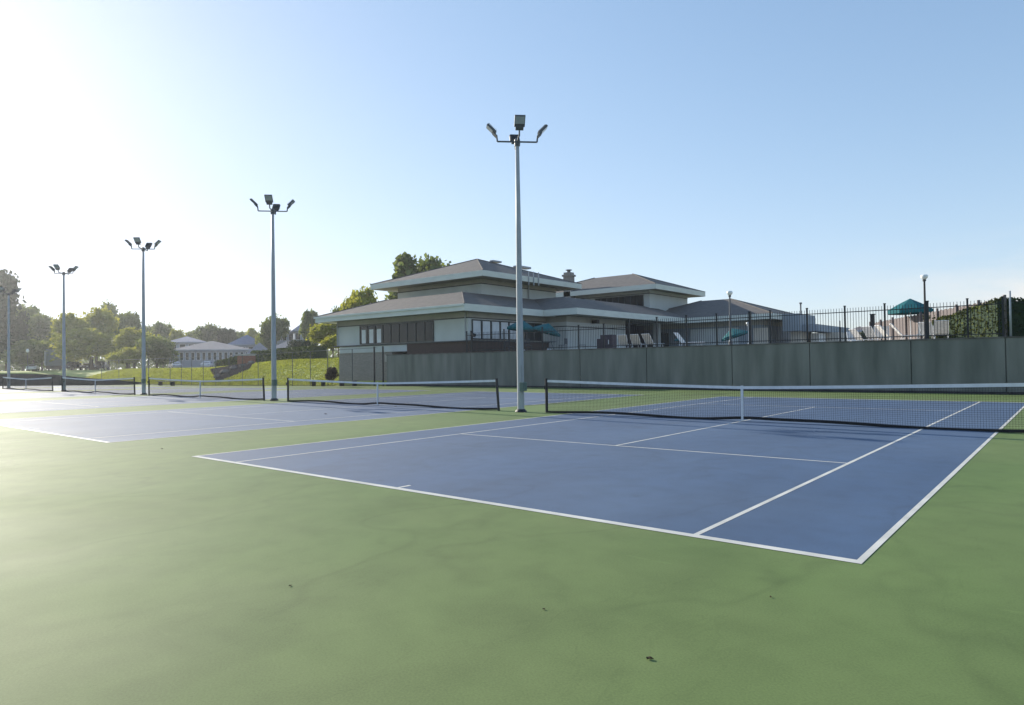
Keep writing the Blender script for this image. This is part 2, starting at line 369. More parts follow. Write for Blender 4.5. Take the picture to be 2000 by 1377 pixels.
# ================================================================== POOL FENCE
pf = thing('iron_fence', 'black iron picket fence standing along the top of the retaining wall', 'fence')
pus = [912, 985, 1060, 1131, 1180, 1230, 1284, 1342, 1401, 1466, 1506, 1578, 1652, 1730, 1813, 1892, 1961]
pxs = [at_y(u, 700, 30.36).x for u in pus]
Z0 = 2.47
for i, x in enumerate(pxs):
    hh = 1.70 if i > 4 else 1.5
    r_ = .036 if pus[i] not in (1466, 1813) else .06
    p = MB().box((x-r_, 30.36-r_, Z0), (x+r_, 30.36+r_, Z0+hh)); p.box((x-r_-.015, 30.345-r_, Z0+hh), (x+r_+.015, 30.375+r_, Z0+hh+.04)); p.build('post', 'iron', pf)
for i, (a, b) in enumerate(zip(pxs, pxs[1:])):
    hh = 1.62 if i > 4 else 1.42
    p = MB(); zt = Z0+hh-.22
    p.box((a+.04, 30.345, zt), (b-.04, 30.375, zt+.04)); p.box((a+.04, 30.345, Z0+.12), (b-.04, 30.375, Z0+.16))
    k = max(2, int(round((b-a)/.125)))
    for j in range(1, k):
        x = a+(b-a)*j/k; p.box((x-.009, 30.351, Z0+.05), (x+.009, 30.369, Z0+hh))
    p.build('picket_panel', 'iron', pf)
# mesh-covered end bay and its tall pole
x = at_y(1973, 600, 30.36).x
tp = thing('steel_post', 'tall thin steel post at the right end of the picket fence with a sagging wire', 'post', (x, 30.36, Z0))
MB().tube((0, 0, 0), (0, 0, 1.95), .045, .04).build('pole', 'galv', tp, smooth=True)
wr = MB(); pts = [Vector((0, 0, 1.55)).lerp(Vector((4, 0, 1.25)), t/8)-Vector((0, 0, .25*4*(t/8)*(1-t/8))) for t in range(9)]
for a, b in zip(pts, pts[1:]): wr.tube(a, b, .012, n=5)
wr.build('wire', 'iron', tp)

# ================================================================== NETS
net0 = thing('tennis_net', 'nearest tennis net, widest in view, running off the right edge', 'tennis net', (0, 11.885, 0), group='tennis nets on the row of courts')
XL, XR, XC = -.914, 11.884, 5.485
def ztop(x):
    t = (x-XC)/(XR-XC) if x > XC else (XC-x)/(XC-XL)
    return .915+.14*t**1.25
def zbot(x): return .045+.03*sin(x*1.1)+.05*math.exp(-((x-XC)/.8)**2)
for x, lean in ((XL, -.0), (XR, .02)):
    p = MB().tube((x, 0, 0), (x-lean*4, 0, 1.07), .045, n=12); p.tube((x-lean*4, 0, 1.07), (x-lean*4, 0, 1.10), .05, n=12)
    po = p.build('post', 'black', net0, smooth=False)
    MB().box((x-.03, -.085, .75), (x+.03, -.045, .87)).build('winder', 'black', po)
nm = MB(); nv = 250; hw = .0019
xsn = [XL+.06+(XR-XL-.12)*i/nv for i in range(nv+1)]
for x in xsn: nm.box((x-hw, -hw, zbot(x)), (x+hw, hw, ztop(x)-.02))
rows = 21
for r in range(1, rows):
    for a, b in zip(xsn[::10], xsn[10::10]):
        za = zbot(a)+(ztop(a)-zbot(a))*r/rows; zb = zbot(b)+(ztop(b)-zbot(b))*r/rows; k = len(nm.v)
        for x, z in ((a, za), (b, zb)): nm.v += [(x, -hw, z-hw), (x, hw, z-hw), (x, hw, z+hw), (x, -hw, z+hw)]
        nm.f += [(k, k+1, k+5, k+4), (k+1, k+2, k+6, k+5), (k+2, k+3, k+7, k+6), (k+3, k, k+4, k+7)]
nm.build('net_mesh', 'netcord', net0)
def strip(zf0, zf1, th, n=60, a=XL+.05, b=XR-.05):
    q = MB(); k = 0
    for i in range(n+1):
        x = a+(b-a)*i/n; q.v += [(x, -th, zf0(x)), (x, th, zf0(x)), (x, th, zf1(x)), (x, -th, zf1(x))]
        if i: k = 4*i; q.f += [(k-4, k-3, k+1, k), (k-3, k-2, k+2, k+1), (k-2, k-1, k+3, k+2), (k-1, k-4, k, k+3)]
    q.f += [(0, 3, 2, 1), (4*n, 4*n+1, 4*n+2, 4*n+3)]; return q
strip(lambda x: ztop(x)-.075, lambda x: ztop(x), .012).build('headband', 'band', net0)
strip(lambda x: zbot(x)-.035, lambda x: zbot(x)+.035, .012).build('bottom_tape', 'netcord', net0)
MB().box((XC-.03, -.02, .012), (XC+.03, .02, .93)).build('centre_strap', 'band', net0)
nlab = ['', 'second nearest tennis net, between the tallest looking pole and the next pole', 'third net from the right, with a dark bench showing behind it',
        'fourth net from the right, in front of the sunlit grass bank', 'fifth net from the right, in front of the low dark wall', 'farthest tennis net, cut off by the left edge of the view']
for n in range(1, 6): dup(net0, (-SP*n, 11.885, zc(-SP*n, 11.885)), 0, nlab[n])

# ================================================================== LIGHT POLES
lp = thing('light_pole', 'tallest looking court light pole, between the two nearest nets', 'light pole', (-1.83, 11.70, 0), group='floodlight poles along the net line')
MB().lathe([(.115, 0), (.112, 2), (.085, 6), (.062, 8.9), (.0, 8.92)], 20).build('pole', 'galv', lp, smooth=True)
MB().lathe([(0, .10), (.13, .10), (.16, .07), (.20, .02), (.20, 0), (0, 0)], 16).build('base_cover', 'black', lp, smooth=False)
MB().box((.10, -.20, .70), (.27, .0, .98)).build('control_box', 'greenbox', lp, bevel=.01)
MB().tube((.125, -.05, .98), (.125, -.05, 1.55), .018).build('conduit', 'galv', lp)
MB().lathe([(.0, 8.78), (.09, 8.78), (.10, 8.84), (.10, 8.98), (.06, 9.03), (0, 9.03)], 14).build('hub', 'galv_dark', lp)
MB().tube((0, -.0, 8.86), (-.12, .05, 8.70), .03).build('sensor', 'galv_dark', lp)
for k in range(4):
    a = -pi/4+k*pi/2; d = Vector((cos(a), sin(a), 0)); s_ = Vector((-sin(a), cos(a), 0)); Z = Vector((0, 0, 1))
    A = Z*8.92; B = d*.66+Z*8.92; C = d*.68+Z*9.13
    ar = MB().tube(A, B, .028, n=8); ar.tube(B, C, .028, n=8); ar.build('arm', 'galv_dark', lp)
    ax = (d*.72+Z*.70).normalized(); nrm = ax.cross(s_).normalized()        # panel rises outward
    if nrm.z > 0: nrm = -nrm
    def P(a_, b_, c_): return C+ax*a_+s_*b_+nrm*c_
    def obox(mb, a0, a1, b0, b1, c0, c1):
        n = len(mb.v)
        for c_ in (c0, c1):
            for a_, b_ in ((a0, b0), (a1, b0), (a1, b1), (a0, b1)): mb.v.append(tuple(P(a_, b_, c_)))
        mb.f += [tuple(n+i for i in q) for q in ((3, 2, 1, 0), (4, 5, 6, 7), (0, 1, 5, 4), (1, 2, 6, 5), (2, 3, 7, 6), (3, 0, 4, 7))]
    hd = MB(); obox(hd, .06, .44, -.17, .17, -.045, .02)
    for q in range(7): obox(hd, .10+q*.05, .112+q*.05, -.15, .15, -.085, -.046)     # cooling fins
    h = hd.build('floodlight', 'galv_dark', lp)
    br = MB(); obox(br, -.04, .14, -.13, .13, .022, .055); br.build('bracket', 'galv_dark', h)
    gl = MB(); obox(gl, .17, .42, -.15, .15, .022, .03); gl.build('lens', 'lens', h)
pl = [(-16.88, 11.86, 9.02, 'second light pole from the right, left of the second nearest net'),
      (-31.6, 12.0, 8.98, 'third light pole from the right, between two small nets'),
      (-45.8, 12.12, 8.85, 'fourth light pole from the right, in front of the yellow green trees'),
      (-60.0, 12.25, 8.4, 'farthest light pole, at the left edge against dark trees')]
for x, y, h, lab in pl: dup(lp, (x, y, zc(x, y)+.02), random.uniform(-.08, .08), lab, (1, 1, h/9.0))

# ================================================================== CLUBHOUSE
cb = thing('clubhouse', 'low grey clubhouse with tiered brown hip roofs and wide pale eaves above the wall', 'building')
def wallbox(name, a, b, m, par=cb, **k): return MB().box(a, b).build(name, m, par, **k)
GA, GB, GF = 31.0, -22.3, 5.95
def hip(name, x0, x1, y0, y1, z, slope, fas=.5, ridge_in=None, par=cb, flat=None, soff=True):
    """hip roof on eave rectangle; flat = setback at which it stops with a flat top. Fascia and soffit are its sub-parts"""
    h = min(x1-x0, y1-y0)/2; d = flat if flat else h; zr = z+slope*d
    mb = MB(); e = [(x0, y0, z), (x1, y0, z), (x1, y1, z), (x0, y1, z)]; t = [(x0+d, y0+d, zr), (x1-d, y0+d, zr), (x1-d, y1-d, zr), (x0+d, y1-d, zr)]
    for i in range(4): j = (i+1) % 4; mb.face([e[i], e[j], t[j], t[i]])
    if flat: mb.face(t)
    ro = mb.build(name, 'roof', par)
    fb = MB(); th = .06
    fb.box((x0, y0, z-fas), (x1, y0+th, z+.012)); fb.box((x1-th, y0+th, z-fas), (x1, y1-th, z+.012)); fb.box((x0, y1-th, z-fas), (x1, y1, z+.012)); fb.box((x0, y0+th, z-fas), (x0+th, y1-th, z+.012))
    fb.build('fascia', 'fascia', ro)
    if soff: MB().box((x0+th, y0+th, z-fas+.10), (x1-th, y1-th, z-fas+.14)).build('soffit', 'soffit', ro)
    # hip caps
    hc = MB()
    for i in range(4): hc.tube(Vector(e[i])+Vector((0, 0, .02)), Vector(t[i])+Vector((0, 0, .02)), .05, n=6)
    hc.build('hip_cap', 'roof', ro)
    return ro
def win_band_x(par, x0, x1, y, z0, z1, n, name='window', sky_panes=(), th=.10):
    """windows in a plane y = const facing -Y"""
    for i in range(n):
        a = x0+(x1-x0)*i/n; b = x0+(x1-x0)*(i+1)/n
        f = MB(); f.box((a, y-th, z0), (a+.05, y-.005, z1)); f.box((b-.05, y-th, z0), (b-.001, y-.005, z1)); f.box((a+.05, y-th, z1-.06), (b-.05, y-.005, z1)); f.box((a+.05, y-th, z0), (b-.05, y-.005, z0+.06))
        o = f.build(name, 'dark_trim', par)
        MB().box((a+.05, y-.05, z0+.06), (b-.05, y-.03, z1-.06)).build('pane', 'glass', o)
        if i in sky_panes: MB().box((a+.25, y-.056, z0+.08), (b-.22, y-.051, z1-.35)).build('painted_sky', 'sky_sheet', o)  # pale sheet painted as sky showing through the lower pane
def win_band_y(par, y0, y1, x, z0, z1, n, name='window', sky_panes=(), th=.10, glass='glass'):
    """windows in a plane x = const facing +X"""
    for i in range(n):
        a = y0+(y1-y0)*i/n; b = y0+(y1-y0)*(i+1)/n
        f = MB(); f.box((x+.005, a, z0), (x+th, a+.06, z1)); f.box((x+.005, b-.06, z0), (x+th, b-.001, z1)); f.box((x+.005, a+.06, z1-.06), (x+th, b-.06, z1)); f.box((x+.005, a+.06, z0), (x+th, b-.06, z0+.06))
        o = f.build(name, 'dark_trim', par)
        MB().box((x+.03, a+.06, z0+.06), (x+.05, b-.06, z1-.06)).build('pane', 'glass', o)
        if i in sky_panes: MB().box((x+.051, a+.12, z0+.10), (x+.056, b-.12, z1-.10)).build('painted_sky', 'sky_sheet', o)  # sky brightness put into a pale sheet over the pane

# --- ground-floor block one
XW0 = -38.3
wallbox('base_wall', (XW0+.15, GA+.12, -.6), (-31.0, 46, 2.72), 'stone')
wallbox('brick_plinth', (-29.1, GA+.03, 2.40), (GB+.25, 46, 3.30), 'brick')
wallbox('plinth_band', (XW0+.35, GA+.02, 2.72), (-29.1, 46, 3.26), 'panel')
wallbox('ledge', (XW0-.35, GA-.12, 3.30), (GB+.35, 46.2, 3.38), 'dark_trim')
wallbox('wall', (XW0, GA, 3.38), (GB, 46, 5.02), 'panel')
wallbox('trim_band', (XW0-.03, GA-.03, 5.02), (GB+.03, 46, 5.10), 'dark_trim')
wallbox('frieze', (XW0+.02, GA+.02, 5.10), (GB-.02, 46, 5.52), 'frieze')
xa, xb = at_y(704, 660, GA).x, at_y(848, 660, GA).x
win_band_x(cb, xa, xb, GA, 3.42, 5.0, 9, sky_panes=(0, 1, 2))
ya = 31.35
win_band_y(cb, ya, 39.9, GB, 3.44, 4.95, 8, sky_panes=(0, 1, 2, 3, 4))
hip('roof', -39.5, -21.35, 29.6, 49.5, GF, .333, flat=4.5)
gt = MB().box((-39.6, 29.50, 5.80), (-21.35, 29.595, 5.93)); gt.build('gutter', 'fascia', cb)
for xx in (-38.1, -22.55): MB().tube((xx, 30.93, 3.40), (xx, 30.93, 5.44), .045, n=8).build('downpipe', 'galv', cb)
# --- block two (east wing along the pool)
X2W, Y2 = -20.2, 40.6
wallbox('wall', (-30, Y2, 2.46), (X2W, 50.2, 5.02), 'panel')
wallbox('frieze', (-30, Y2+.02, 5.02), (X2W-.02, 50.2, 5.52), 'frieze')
wallbox('trim_band', (-30, Y2-.03, 4.60), (X2W+.03, 50.23, 4.68), 'dark_trim')
wallbox('wall', (-30, 50.2, 2.46), (-23.6, 60, 5.52), 'maroon')
wallbox('column', (-20.75, 56.6, 2.46), (-20.2, 57.15, 5.52), 'panel')
wallbox('spotlight', (-20.1, 44.3, 5.0), (-19.6, 44.7, 5.3), 'black')
win_band_y(cb, 57.3, 59.5, -20.6, 2.5, 4.6, 2, 'window')
r2 = MB(); z0_, zr = GF, 7.45; ex, ey = -18.05, 39.0; rx = ex-4.5
r2.face([(ex, ey, z0_), (ex, 60, z0_), (rx, 60, zr), (rx, ey+4.5, zr)])
r2.face([(-26.0, ey, z0_), (ex, ey, z0_), (rx, ey+4.5, zr), (-26.0, ey+4.5, zr)])
r2.face([(rx, ey+4.5, zr), (rx, 60, zr), (-36, 60, zr), (-36, ey+4.5, zr)])
ro2 = r2.build('roof', 'roof', cb)
fb = MB(); fb.box((-21.34, ey, z0_-.5), (ex, ey+.06, z0_+.012)); fb.box((ex-.06, ey+.06, z0_-.5), (ex, 58.25, z0_+.012)); fb.build('fascia', 'fascia', ro2)
MB().box((-25, ey+.06, z0_-.4), (ex-.06, 59, z0_-.36)).build('soffit', 'soffit', ro2)
# --- tower one
t1x, t1y, t1s = -24.15, 34.75, 14.1
wallbox('tower_wall', (t1x-t1s+1.8, t1y+1.75, 5.9), (t1x-1.8, t1y+t1s-1.75, 8.32), 'panel')
wallbox('trim_band', (t1x-t1s+1.77, t1y+1.72, 8.32), (t1x-1.77, t1y+t1s-1.72, 8.40), 'dark_trim')
wallbox('frieze', (t1x-t1s+1.82, t1y+1.77, 8.40), (t1x-1.82, t1y+t1s-1.77, 8.75), 'frieze')
hip('tower_roof', t1x-t1s, t1x, t1y, t1y+t1s, 9.12, .34, fas=.45)
cd_ = MB()
for (yy, zz0, zz1) in ((40.6, 8.4, 9.6), (41.3, 8.4, 9.6), (42.0, 8.4, 9.6)): cd_.tube((t1x+.05, yy, zz0), (t1x+.05, yy, zz1), .05, n=8)
cd_.tube((t1x-1.70, 42.8, 7.4), (t1x-1.70, 42.8, 8.75), .06, n=8); cd_.build('pipes', 'galv', cb)
rv = MB().box((-30.4, 42.6, 11.25), (-29.9, 43.9, 11.42)); rv.build('roof_vent', 'galv', cb, bevel=.05)
rv = MB().box((-29.0, 44.4, 10.75), (-28.3, 46.4, 10.95)); rv.build('roof_vent', 'galv', cb, bevel=.05)
# --- tower two
t2x0, t2x1, t2y0, t2y1 = -37.5, -20.4, 56.6, 68.6
wallbox('tower_wall', (t2x0+1.5, t2y0+1.5, 5.9), (t2x1-1.5, t2y1-1.5, 9.2), 'panel')
wallbox('trim_band', (t2x0+1.47, t2y0+1.47, 8.72), (t2x1-1.47, t2y1-1.47, 8.80), 'dark_trim')
xa, xb = at_y(1163, 585, t2y0+1.5).x, at_y(1257, 585, t2y0+1.5).x
win_band_x(cb, xa, xb, t2y0+1.5, 7.2, 8.65, 8)
hip('tower_roof', t2x0, t2x1, t2y0, t2y1, 9.5, .35, fas=.5)
# --- pavilion three
wallbox('wall', (-32, 59.9, 2.46), (-11.0, 70, 5.02), 'siding')
wallbox('frieze', (-32, 59.92, 5.02), (-11.02, 70, 5.52), 'frieze')
wallbox('wall_panel', (-18.2, 59.7, 2.46), (-13.2, 59.9, 4.85), 'panel')
p0 = at_y(1472, 650, 59.7); wallbox('door', (p0.x, 59.6, 2.46), (p0.x+1.3, 59.895, 4.7), 'beige')
hip('roof', -26, -9.35, 58.3, 71.7, GF, .335)
# --- flat-roofed end block
a = at_y(1528, 612, 61.0); b = at_y(1561, 636, 61.0)
wallbox('parapet', (a.x, 61.0, 4.35), (b.x, 66, 5.98), 'siding')
c_ = at_y(1543, 650, 62.0); wallbox('wall', (c_.x, 62.2, 2.46), (b.x-.3, 66, 4.35), 'beige')
wallbox('canopy', (b.x, 62, 4.30), (b.x+1.3, 74, 4.95), 'siding'); wallbox('canopy_wall', (b.x+.0, 67, 2.46), (b.x+1.9, 74, 4.30), 'beige')
wallbox('door', (b.x-.1+.1, 64.6, 2.46), (b.x+.75, 66.9, 4.2), 'white')
MB().tube((a.x+1.1, 63, 5.98), (a.x+1.1, 63, 7.0), .07).tube((a.x+1.1, 63, 7.0), (a.x+1.1, 63, 7.15), .13).build('flue', 'galv_dark', cb)
# --- chimney
cx = at_y(1110.5, 540, 57).x
ch = MB().box((cx-.45, 56.6, 6), (cx+.45, 57.5, 11.25)); ch.box((cx-.56, 56.48, 11.25), (cx+.56, 57.62, 11.45)); ch.box((cx-.42, 56.63, 11.45), (cx+.42, 57.47, 11.7))
cho = ch.build('chimney', 'stone', cb); MB().tube((cx, 57.05, 11.7), (cx, 57.05, 11.95), .2).tube((cx, 57.05, 11.95), (cx, 57.05, 12.02), .36).build('chimney_cap', 'galv_dark', cho)

# ================================================================== DECK THINGS
DZ = 2.45
def umbrella(loc, rad, hz, label, tilt=0, table=True, post='white_metal'):
    t = thing('patio_umbrella', label, 'umbrella', loc, random.uniform(0, 1), 'teal umbrellas on the pool deck')
    MB().tube((0, 0, 0), (0, 0, hz), .025).build('pole', post, t)
    MB().lathe([(0, .08), (.05, .3), (.22, .06), (.24, 0), (0, 0)], 12).build('stand', post, t)
    n = 8; cn = MB(); T = Matrix.Rotation(tilt, 3, 'Y'); top = Vector((0, 0, hz))
    ring = []
    for rr, zz in ((0.02, 0), (.5, -.19), (1, -.42), (1.0, -.54), (.98, -.54), (.98, -.44), (.5, -.21), (.02, -.03)):
        row = []
        for i in range(n):
            th = 2*pi*i/n; sc_ = 1
            zf = zz*rad*1.3
            row.append(tuple(top+T @ Vector((rad*rr*sc_*cos(th), rad*rr*sc_*sin(th), zf))))
        ring.append(row)
    k = 0
    for row in ring: cn.v += row
    q = n
    for a_ in range(len(ring)-1):
        for i in range(q): j = (i+1) % q; cn.f.append((a_*q+i, a_*q+j, (a_+1)*q+j, (a_+1)*q+i))
    cn.build('canopy', 'teal', t)
    return t
umbrella((4.62, 41, DZ), 1.28, 2.72, 'large teal umbrella beside the lamp post, highest against the sky')
umbrella((-19.1, 33.4, DZ), 1.1, 2.35, 'teal umbrella partly hidden behind the tallest looking light pole', .1)
umbrella((-17.3, 34.2, DZ), 1.05, 2.05, 'tilted teal umbrella just right of the tallest looking light pole', .28)
p = at_y(1430, 650, 52); umbrella((p.x, 52, DZ), 1.15, 1.95, 'low teal umbrella with one bright panel right of the thin lamp post', -.3)
p = at_y(1327, 655, 46); umbrella((p.x, 46, DZ), .45, 1.15, 'small half closed teal umbrella beside the leaning white chair', 0)

def lamp(u, vtop, y, label, hscale=1, r_=.055, m='iron'):
    b = at_y(u, vtop, y); t = thing('lamp_post', label, 'lamp post', (b.x, y, DZ), group='globe lamps on the pool deck'); h = b.z-DZ
    MB().lathe([(.11, 0), (.11, .15), (r_, .3), (r_*.8, h-.35), (r_*1.4, h-.33), (r_*1.4, h-.25), (0, h-.25)], 12).build('pole', m, t, smooth=False)
    MB().lathe([(0, h-.26), (.06, h-.26), (.15, h-.17), (.17, h-.08), (.13, h-.02), (0, h)], 14).build('globe', 'globe', t, smooth=True)
lamp(1805, 536, 33.0, 'dark lamp post with white globe beside the large teal umbrella', r_=.055)
lamp(1425, 568, 31.2, 'slim lamp post with pale globe in front of the dark pavilion roof', m='galv_dark')
lamp(1461, 629, 50, 'short lamp post with small white globe in front of the pavilion wall', m='white_metal')

# lounge chairs
def lounger(label, m='white'):
    t = thing('lounge_chair', label, 'lounge chair', group='lounge chairs on the pool deck')
    fr = MB()
    for s_ in (-.3, .3): fr.tube((s_, -.9, .32), (s_, .35, .32), .02, n=6); fr.tube((s_, .35, .32), (s_, .85, .95), .02, n=6)
    fr.tube((-.3, -.9, .32), (.3, -.9, .32), .02, n=6); fr.tube((-.3, .85, .95), (.3, .85, .95), .02, n=6); fr.build('frame', 'white_metal', t)
    st = MB()
    for i in range(12): y = -.85+i*.1; st.box((-.29, y, .325), (.29, y+.075, .337))
    st.build('seat', m, t)
    bk = MB(); k = len(bk.v)
    for i in range(9):
        a_ = Vector((0, .37, .345)).lerp(Vector((0, .85, .95)), i/9); b_ = Vector((0, .37, .345)).lerp(Vector((0, .85, .95)), (i+.8)/9); nn_ = Vector((0, -.012, .009))
        k = len(bk.v)
        for P_ in (a_, b_):
            for s_, o_ in ((-.29, 0), (.29, 0), (.29, 1), (-.29, 1)): bk.v.append((s_, P_.y+nn_.y*o_, P_.z+nn_.z*o_))
        bk.f += [(k, k+1, k+5, k+4), (k+1, k+2, k+6, k+5), (k+2, k+3, k+7, k+6), (k+3, k, k+4, k+7), (k+3, k+2, k+1, k), (k+4, k+5, k+6, k+7)]
    bk.build('backrest', m, t)
    for s_ in (-.29, .29):
        MB().tube((s_, -.7, .32), (s_, -.72, 0), .02, n=6).build('leg', 'white_metal', t); MB().tube((s_, .3, .32), (s_, .36, 0), .02, n=6).build('leg', 'white_metal', t)
    return t
lc = lounger('beige lounge chair nearest the dark metal cabinet, leaning on the pale wall')
M['beige_strap'] = mat('beige_strap', (.62, .56, .46), .6, .3, .08, 8)
for c in children(lc):
    if c.name.split('.')[0] in ('seat', 'backrest'): c.data.materials[0] = M['beige_strap']
lc.location = (at_y(1220, 660, 34.5).x, 34.5, DZ); lc.rotation_euler = (0, 0, pi+.3)
dup(lc, (at_y(1247, 660, 34.5).x, 34.5, DZ), pi+.15, 'middle of the three beige lounge chairs before the dark recess')
dup(lc, (at_y(1275, 660, 34.5).x, 34.5, DZ), pi-.1, 'rightmost of the three beige lounge chairs before the dark recess')
wl = lounger('white lounge chair folded up and leaning beside the small umbrella'); wl.location = (at_y(1345, 660, 34).x, 34, DZ); wl.rotation_euler = (0, 0, pi/2)
sp = [(1668, 43, .4, 'white lounge chair farthest left of those around the large umbrella'),
      (1688, 40, 2.5, 'white lounge chair just left of the tall dark post behind the fence'),
      (1712, 37, 2.7, 'white lounge chair left of the fence post under the large umbrella'),
      (1745, 36, 2.2, 'white lounge chair right of the fence post under the large umbrella'),
      (1776, 34.5, 1.9, 'white lounge chair directly left of the dark lamp post'),
      (1820, 35, 2.9, 'white lounge chair directly right of the dark lamp post'),
      (1838, 34, 3.3, 'rightmost white lounge chair, before the ivy hedge')]
for u, y, rz, lab in sp: dup(wl, (at_y(u, 650, y).x, y, DZ), rz, lab)
# tall white back chairs (strap loungers stood upright)
for u, y, w_, h_, lab in ((1722, 39, .85, 1.05, 'tall white strapped chair back behind the fence, under the left of the large umbrella'),
                          (1810, 36, .75, .85, 'white slatted chair standing upright just right of the dark lamp post'),):
    b = at_y(u, 650, y); t = thing('upright_chair', lab, 'chair', (b.x, y, DZ), group='upright white chairs')
    f = MB()
    for i in range(7): f.box((-w_/2+i*w_/7, 0, .35), (-w_/2+(i+.7)*w_/7, .03, h_))
    f.build('backrest', 'white', t); MB().box((-w_/2, -.5, .38), (w_/2, 0, .43)).build('seat', 'white', t)
    for sx_ in (-w_/2, w_/2-.05):
        for sy_ in (-.5, -.02): MB().box((sx_, sy_, 0), (sx_+.05, sy_+.05, .38)).build('leg', 'white', t)
# metal cabinet
b = at_y(1172, 660, 36); cbx = thing('metal_cabinet', 'dark maroon metal cabinet with a lower box on its left side by the pale wall', 'cabinet', (b.x, 36, DZ))
MB().box((0, 0, 0), (1.0, .6, 1.12)).build('cabinet_body', 'maroon', cbx, bevel=.02); MB().box((-.33, .05, 0), (-.01, .55, .85)).build('side_box', 'maroon', cbx, bevel=.02)
MB().box((.12, -.02, .1), (.88, -.003, 1.02)).build('door', 'maroon', cbx); MB().box((.70, -.045, .45), (.74, -.022, .75)).build('handle', 'white_metal', cbx)
# dark covered grill / bushes beside the first umbrella
def table(loc, lab):
    t = thing('patio_table', lab, 'table', loc, group='round patio tables')
    MB().lathe([(0, .72), (.55, .72), (.57, .70), (.55, .68), (0, .68)], 20).build('tabletop', 'galv_dark', t)
    for k in range(4): a_ = k*pi/2+.4; MB().tube((cos(a_)*.15, sin(a_)*.15, .68), (cos(a_)*.42, sin(a_)*.42, 0), .02, n=6).build('leg', 'galv_dark', t)
    return t
tb = table((-19.1, 33.4, DZ), 'round dark patio table under the umbrella behind the tallest looking light pole')
dup(tb, (-17.3, 34.2, DZ), .3, 'round dark patio table under the tilted teal umbrella')
def pchair(loc, rz, lab):
    t = thing('patio_chair', lab, 'chair', loc, rz, 'dark metal patio chairs')
    MB().box((-.24, -.22, .42), (.24, .24, .45)).build('seat', 'galv_dark', t)
    b_ = MB(); b_.box((-.24, .24, .45), (-.21, .27, .92)); b_.box((.21, .24, .45), (.24, .27, .92)); b_.box((-.21, .24, .88), (.21, .27, .92))
    for i in range(6): b_.box((-.19+i*.07, .245, .5), (-.17+i*.07, .265, .88))
    b_.build('backrest', 'galv_dark', t)
    for a_ in (-.22, .2):
        for c2 in (-.2, .22): MB().box((a_, c2, 0), (a_+.025, c2+.025, .42)).build('leg', 'galv_dark', t)
    return t
pc = pchair((-20.2, 33.2, DZ), 1.4, 'dark patio chair left of the table behind the tallest looking light pole')
dup(pc, (-18.3, 33.0, DZ), 3.4, 'dark patio chair just right of the tallest looking light pole'); dup(pc, (-16.3, 34.5, DZ), 4.9, 'dark patio chair right of the tilted umbrella pole'); dup(pc, (-15.3, 35.6, DZ), 2.2, 'dark patio chair standing alone left of the pale wall corner')
# dark gate post with box at the start of the iron fence
gp = thing('gate_post', 'short black gate post with a lamp head at the left end of the iron fence', 'post', (at_y(921, 660, 30.36).x, 30.36, Z0))
MB().box((-.06, -.06, 0), (.06, .06, 1.55)).build('post', 'iron', gp); MB().tube((.0, 0, 1.35), (.32, 0, 1.2), .07, .13, 10).build('lamp_head', 'iron', gp)
t = thing('steel_column', 'tall dark square post standing behind the picket fence before the wooden fence', 'post', (at_y(1705, 650, 45).x, 45, DZ)); MB().box((-.11, -.11, 0), (.11, .11, 2.1)).build('shaft', 'iron', t); MB().box((-.15, -.15, 2.1), (.15, .15, 2.16)).build('cap', 'iron', t)
t = thing('steel_column', 'thin post with a narrow tip behind the fence, left of the brown hut', 'post', (at_y(1641, 650, 60).x, 60, DZ)); MB().box((-.07, -.07, 0), (.07, .07, 2.0)).build('shaft', 'iron', t); MB().box((-.03, -.03, 2.0), (.03, .03, 2.6)).build('tip', 'iron', t)

# ================================================================== FOLIAGE
def leafquad(mb, c, s, rnd):
    a = Vector((rnd.gauss(0, 1), rnd.gauss(0, 1), rnd.gauss(0, 1))).normalized(); b = a.orthogonal().normalized(); b = Matrix.Rotation(rnd.uniform(0, 6.28), 3, a) @ b; d = a.cross(b)
    n = len(mb.v); w1 = s*rnd.uniform(.35, .6)
    mb.v += [tuple(c+b*s*.6), tuple(c+d*w1), tuple(c-b*s*.6), tuple(c-d*w1)]; mb.f.append((n, n+1, n+2, n+3))
def crown(seed, rx, ry, rz, cz, nclump, nleaf, ls, kind='round'):
    rnd = random.Random(seed); mb = MB(); cl = []
    lobes = []
    for _ in range(16):
        v = Vector((rnd.gauss(0, 1), rnd.gauss(0, 1), rnd.gauss(.1, .9))).normalized()*rnd.uniform(.3, .66); lobes.append((v, rnd.uniform(.24, .42)))
    for i in range(nclump):
        if kind == 'cone':
            h = rnd.random()**1.3; r_ = (1-h)*.95+.05; th = rnd.uniform(0, 6.28); q = Vector((r_*cos(th)*rnd.uniform(.5, 1), r_*sin(th)*rnd.uniform(.5, 1), h*2-1))
        else:
            lo, lr = rnd.choice(lobes); v = Vector((rnd.gauss(0, 1), rnd.gauss(0, 1), rnd.gauss(0, 1))).normalized()
            q = lo+v*lr*rnd.uniform(.8, 1.06); q.z = max(q.z, -.85)
        c = Vector((q.x*rx, q.y*ry, cz+q.z*rz)); cr = rnd.uniform(.5, 1.1)*min(rx, rz)*.17
        for k in range(nleaf):
            p = c+Vector((rnd.gauss(0, 1), rnd.gauss(0, 1), rnd.gauss(0, .7)))*cr*.75
            leafquad(mb, p, ls*rnd.uniform(.6, 1.3), rnd)
    return mb, lobes
